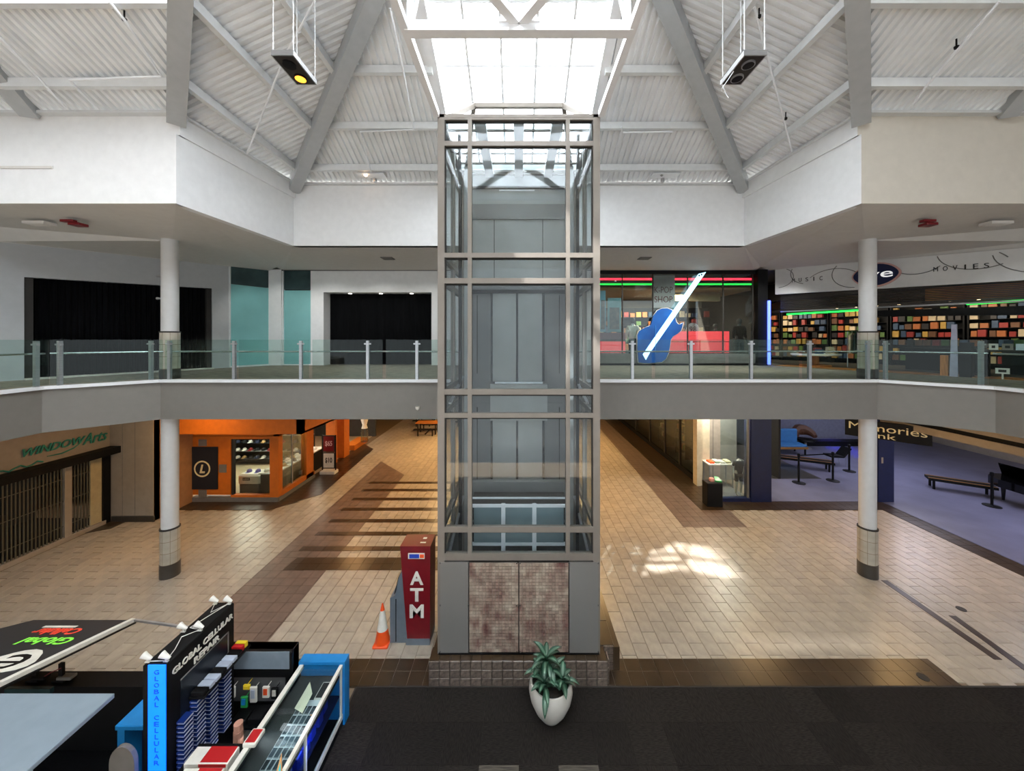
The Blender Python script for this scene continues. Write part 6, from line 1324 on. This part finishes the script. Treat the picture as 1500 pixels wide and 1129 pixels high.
# ================================================================== CEILING FIXTURES
def onfar(px, py, drop=.3): u, v = (px-CX)/FPX, (CY-py)/FPX; Y = (4.71+.05-drop+T*10.78)/(v+T); return (u*Y, Y, EYE+v*Y)
def onwing(px, py, drop=.3): u, v = (px-CX)/FPX, (CY-py)/FPX; Y = (4.71+.05-drop+T*7.42)/(v+T); return (u*Y, Y, EYE+v*Y)
def onside(px, py, s, drop=.2):
    u, v = (px-CX)/FPX, (CY-py)/FPX; Y = (4.71+.05-drop+T*7.0)/(v+T*abs(u)); return (u*Y, Y, EYE+v*Y)
for nm_, pts, f in (('left far slope', [(571, 12), (590, 100), (606, 190), (528, 193), (543, 252)], onfar), ('right far slope', [(910, 186), (912, 194), (986, 193)], onfar), ('outer left wing', [(0, 55), (60, 118), (98, 160)], onwing), ('inner left wing', [(160, 2), (183, 30), (237, 112), (102, 117), (143, 160)], onwing), ('right wing', [(1464, 2), (1358, 125), (1332, 160)], onwing)):
    mb = MB(); mb.tube([f(*p_) for p_ in pts], .022, 6); tag(mb.build('sprinkler_pipe', M_whsteel), 'thin white sprinkler pipe running under the %s of the roof' % nm_, 'pipe')
for nm_, pts, s_ in (('left', [(462, 0), (418, 80), (362, 225)], -1), ('right', [(1105, 10), (1135, 125), (1160, 222)], 1)):
    mb = MB(); mb.tube([onside(p_[0], p_[1], s_, .25) for p_ in pts], .02, 6); tag(mb.build('hanging_conduit', M_whsteel), 'thin white conduit hanging across the %s side roof slope' % nm_, 'pipe')
for nm_, p_ in (('left wing', onwing(182, 26, .22)), ('right wing', onwing(1401, 67, .22)), ('right side slope', onside(1151, 172, 1, .2)), ('upper right side slope', onside(1112, 22, 1, .2))):
    mb = MB(); mb.lathe(p_, [(.03, -.05), (.035, -.01), (.012, .0), (.012, .12)], 8); tag(mb.build('sprinkler', M_black), 'small dark sprinkler head under the %s' % nm_, 'sprinkler')
for s, l_ in ((-1, 'left'), (1, 'right')):
    zc = 10.95; x0, x1 = s*3.93, s*3.57; y0, y1 = 5.62, 6.28
    t_ = thing('pendant_light', '%s flat pendant lamp box with two round openings, hung on thin rods' % l_, 'pendant lamp', ((x0+x1)/2, 5.95, zc))
    mb = MB(); mb.bbox(x0, x1, y0, y1, zc, zc+.09, .008); mb.build('housing', M_alu, t_)
    mb = MB(); mb.box(min(x0, x1)+.02, max(x0, x1)-.02, y0+.02, y1-.02, zc-.004, zc); mb.build('dark_underside', M_framedk, t_)
    for k_, y in enumerate((5.8, 6.1)):
        xc = (x0+x1)/2; mb = MB(); mb.lathe((xc, y, zc-.03), [(.09, 0), (.1, .0), (.1, .03)], 18); mb.build('lamp_ring', M_alu if s > 0 else M_black, t_)
        mb = MB(); mb.lathe((xc, y, zc-.034), [(.085, 0), (.0, .002)], 18); mb.build('lamp_glass', mat('round_amber_glow', (255, 170, 60), .5, emit=2.5, ecol=(255, 150, 40)) if (s < 0 and k_ == 1) else M_black, t_)
    for x in (x0, x1):
        for y in (y0+.03, y1-.03): mb = MB(); xx = x+(-.02 if x > (x0+x1)/2 else .02); mb.tube([(xx, y, zc+.08), (xx, y, ZE+.05+T*(7-abs(xx)))], .008, 5); mb.build('rod', M_whsteel, t_)
    if s > 0: mb = MB(); mb.tube([(3.6, 5.95, zc-.01), (3.55, 6.2, zc-.12), (3.62, 6.3, zc-.1)], .008, 5); mb.tube([(3.58, 6.27, zc+.02), (3.66, 6.3, zc-.1), (3.72, 6.3, zc-.22)], .008, 5); mb.build('loose_wire', M_whsteel, t_)
    X = s*4.32; t_ = thing('flood_light', '%s white flood lamp on the far wall ledge beside the tower%s' % (l_, ', lit' if s < 0 else ', unlit'), 'flood lamp', (X, 10.6, ZE))
    mb = MB(); mb.bbox(X-.12+.1, X+.4-.02, 10.5, 10.85, ZE+.16, ZE+.4, .02); mb.build('housing', M_whsteel, t_); mb = MB(); mb.bar((X-.42, 10.48, ZE+.13), (X+.38, 10.48, ZE+.13), .3, .04); mb.build('plate', M_whsteel, t_)
    mb = MB(); mb.box(X-.03, X+.03, 10.6, 10.75, ZE, ZE+.2); mb.build('bracket', M_alu, t_)
    mb = MB(); mb.lathe((X-.15, 10.36, ZE+.07), [(.0, -.035), (.05, 0), (.0, .04)], 12); mb.build('lamp_glass', mat('flood_glow', (255, 214, 170), .5, emit=7.0) if s < 0 else M_alu, t_)
    def sof(px, py): u, v = (px-CX)/FPX, (CY-py)/FPX; Y = (2.84+.2*7.42)/(v+.2); return Vector((u*Y, Y, EYE+v*Y))
    px = 107 if s < 0 else 1358; c = sof(px, 325)
    t_ = thing('fire_strobe', 'small red fire alarm fitting under the %s soffit' % l_, 'alarm', c)
    mb = MB(); mb.box(c.x-.18, c.x+.1, c.y-.1, c.y+.0, c.z-.02, c.z+.03); mb.build('plate', M_dkred, t_); mb = MB(); mb.bbox(c.x-.06, c.x+.2, c.y-.06, c.y+.14, c.z-.08, c.z-.02, .01); mb.build('horn', M_dkred, t_)
    c = sof(58 if s < 0 else 1459, 328); mb = MB(); mb.box(c.x-.25, c.x+.25, c.y-.12, c.y+.12, c.z-.02, c.z+.04)
    for i in range(4): mb.box(c.x-.22, c.x+.22, c.y-.1+i*.055, c.y-.08+i*.055, c.z-.03, c.z-.02)
    tag(mb.build('soffit_vent', M_soffit), 'pale louvred vent beside the red alarm under the %s soffit' % l_, 'vent')
    c = Vector((xl(568 if s < 0 else 944, 12.4), 12.4, ZF)); mb = MB(); mb.box(c.x-.2, c.x+.2, c.y-.18, c.y+.18, c.z-.02, c.z+.03)
    for i in range(5): mb.box(c.x-.18, c.x+.18, c.y-.15+i*.065, c.y-.12+i*.065, c.z-.035, c.z-.02)
    tag(mb.build('soffit_grille', M_greystripe), 'small dark square grille in the far soffit %s of the tower' % l_, 'vent')
mb = MB(); c = at(612, 597, 9.38); mb.lathe((c.x, c.y-.02, c.z), [(.0, -.07), (.05, -.04), (.06, 0), (.06, .04)], 14); tag(mb.build('dome_camera', M_offwhite, None, True), 'small pale dome camera on the far balcony fascia', 'camera')
mb = MB(); a_ = at(0, 245, 7.41); b_ = at(77, 245, 7.41); mb.bar(a_, b_, .02, .05); struct(mb.build('trim_3', M_soffit))
for py, l_ in ((404, 'upper'), (437, 'lower')):
    mb = MB(); c = at(233.5, py, 9.6); mb.tube([(c.x-.06, c.y, c.z), (c.x+.02, c.y, c.z)], [.04, .025], 10); mb.box(c.x, c.x+.14, c.y-.02, c.y+.02, c.z-.015, c.z+.015); tag(mb.build('column_sensor', M_alu), l_+' small round sensor on a bracket at the left upper column', 'sensor')
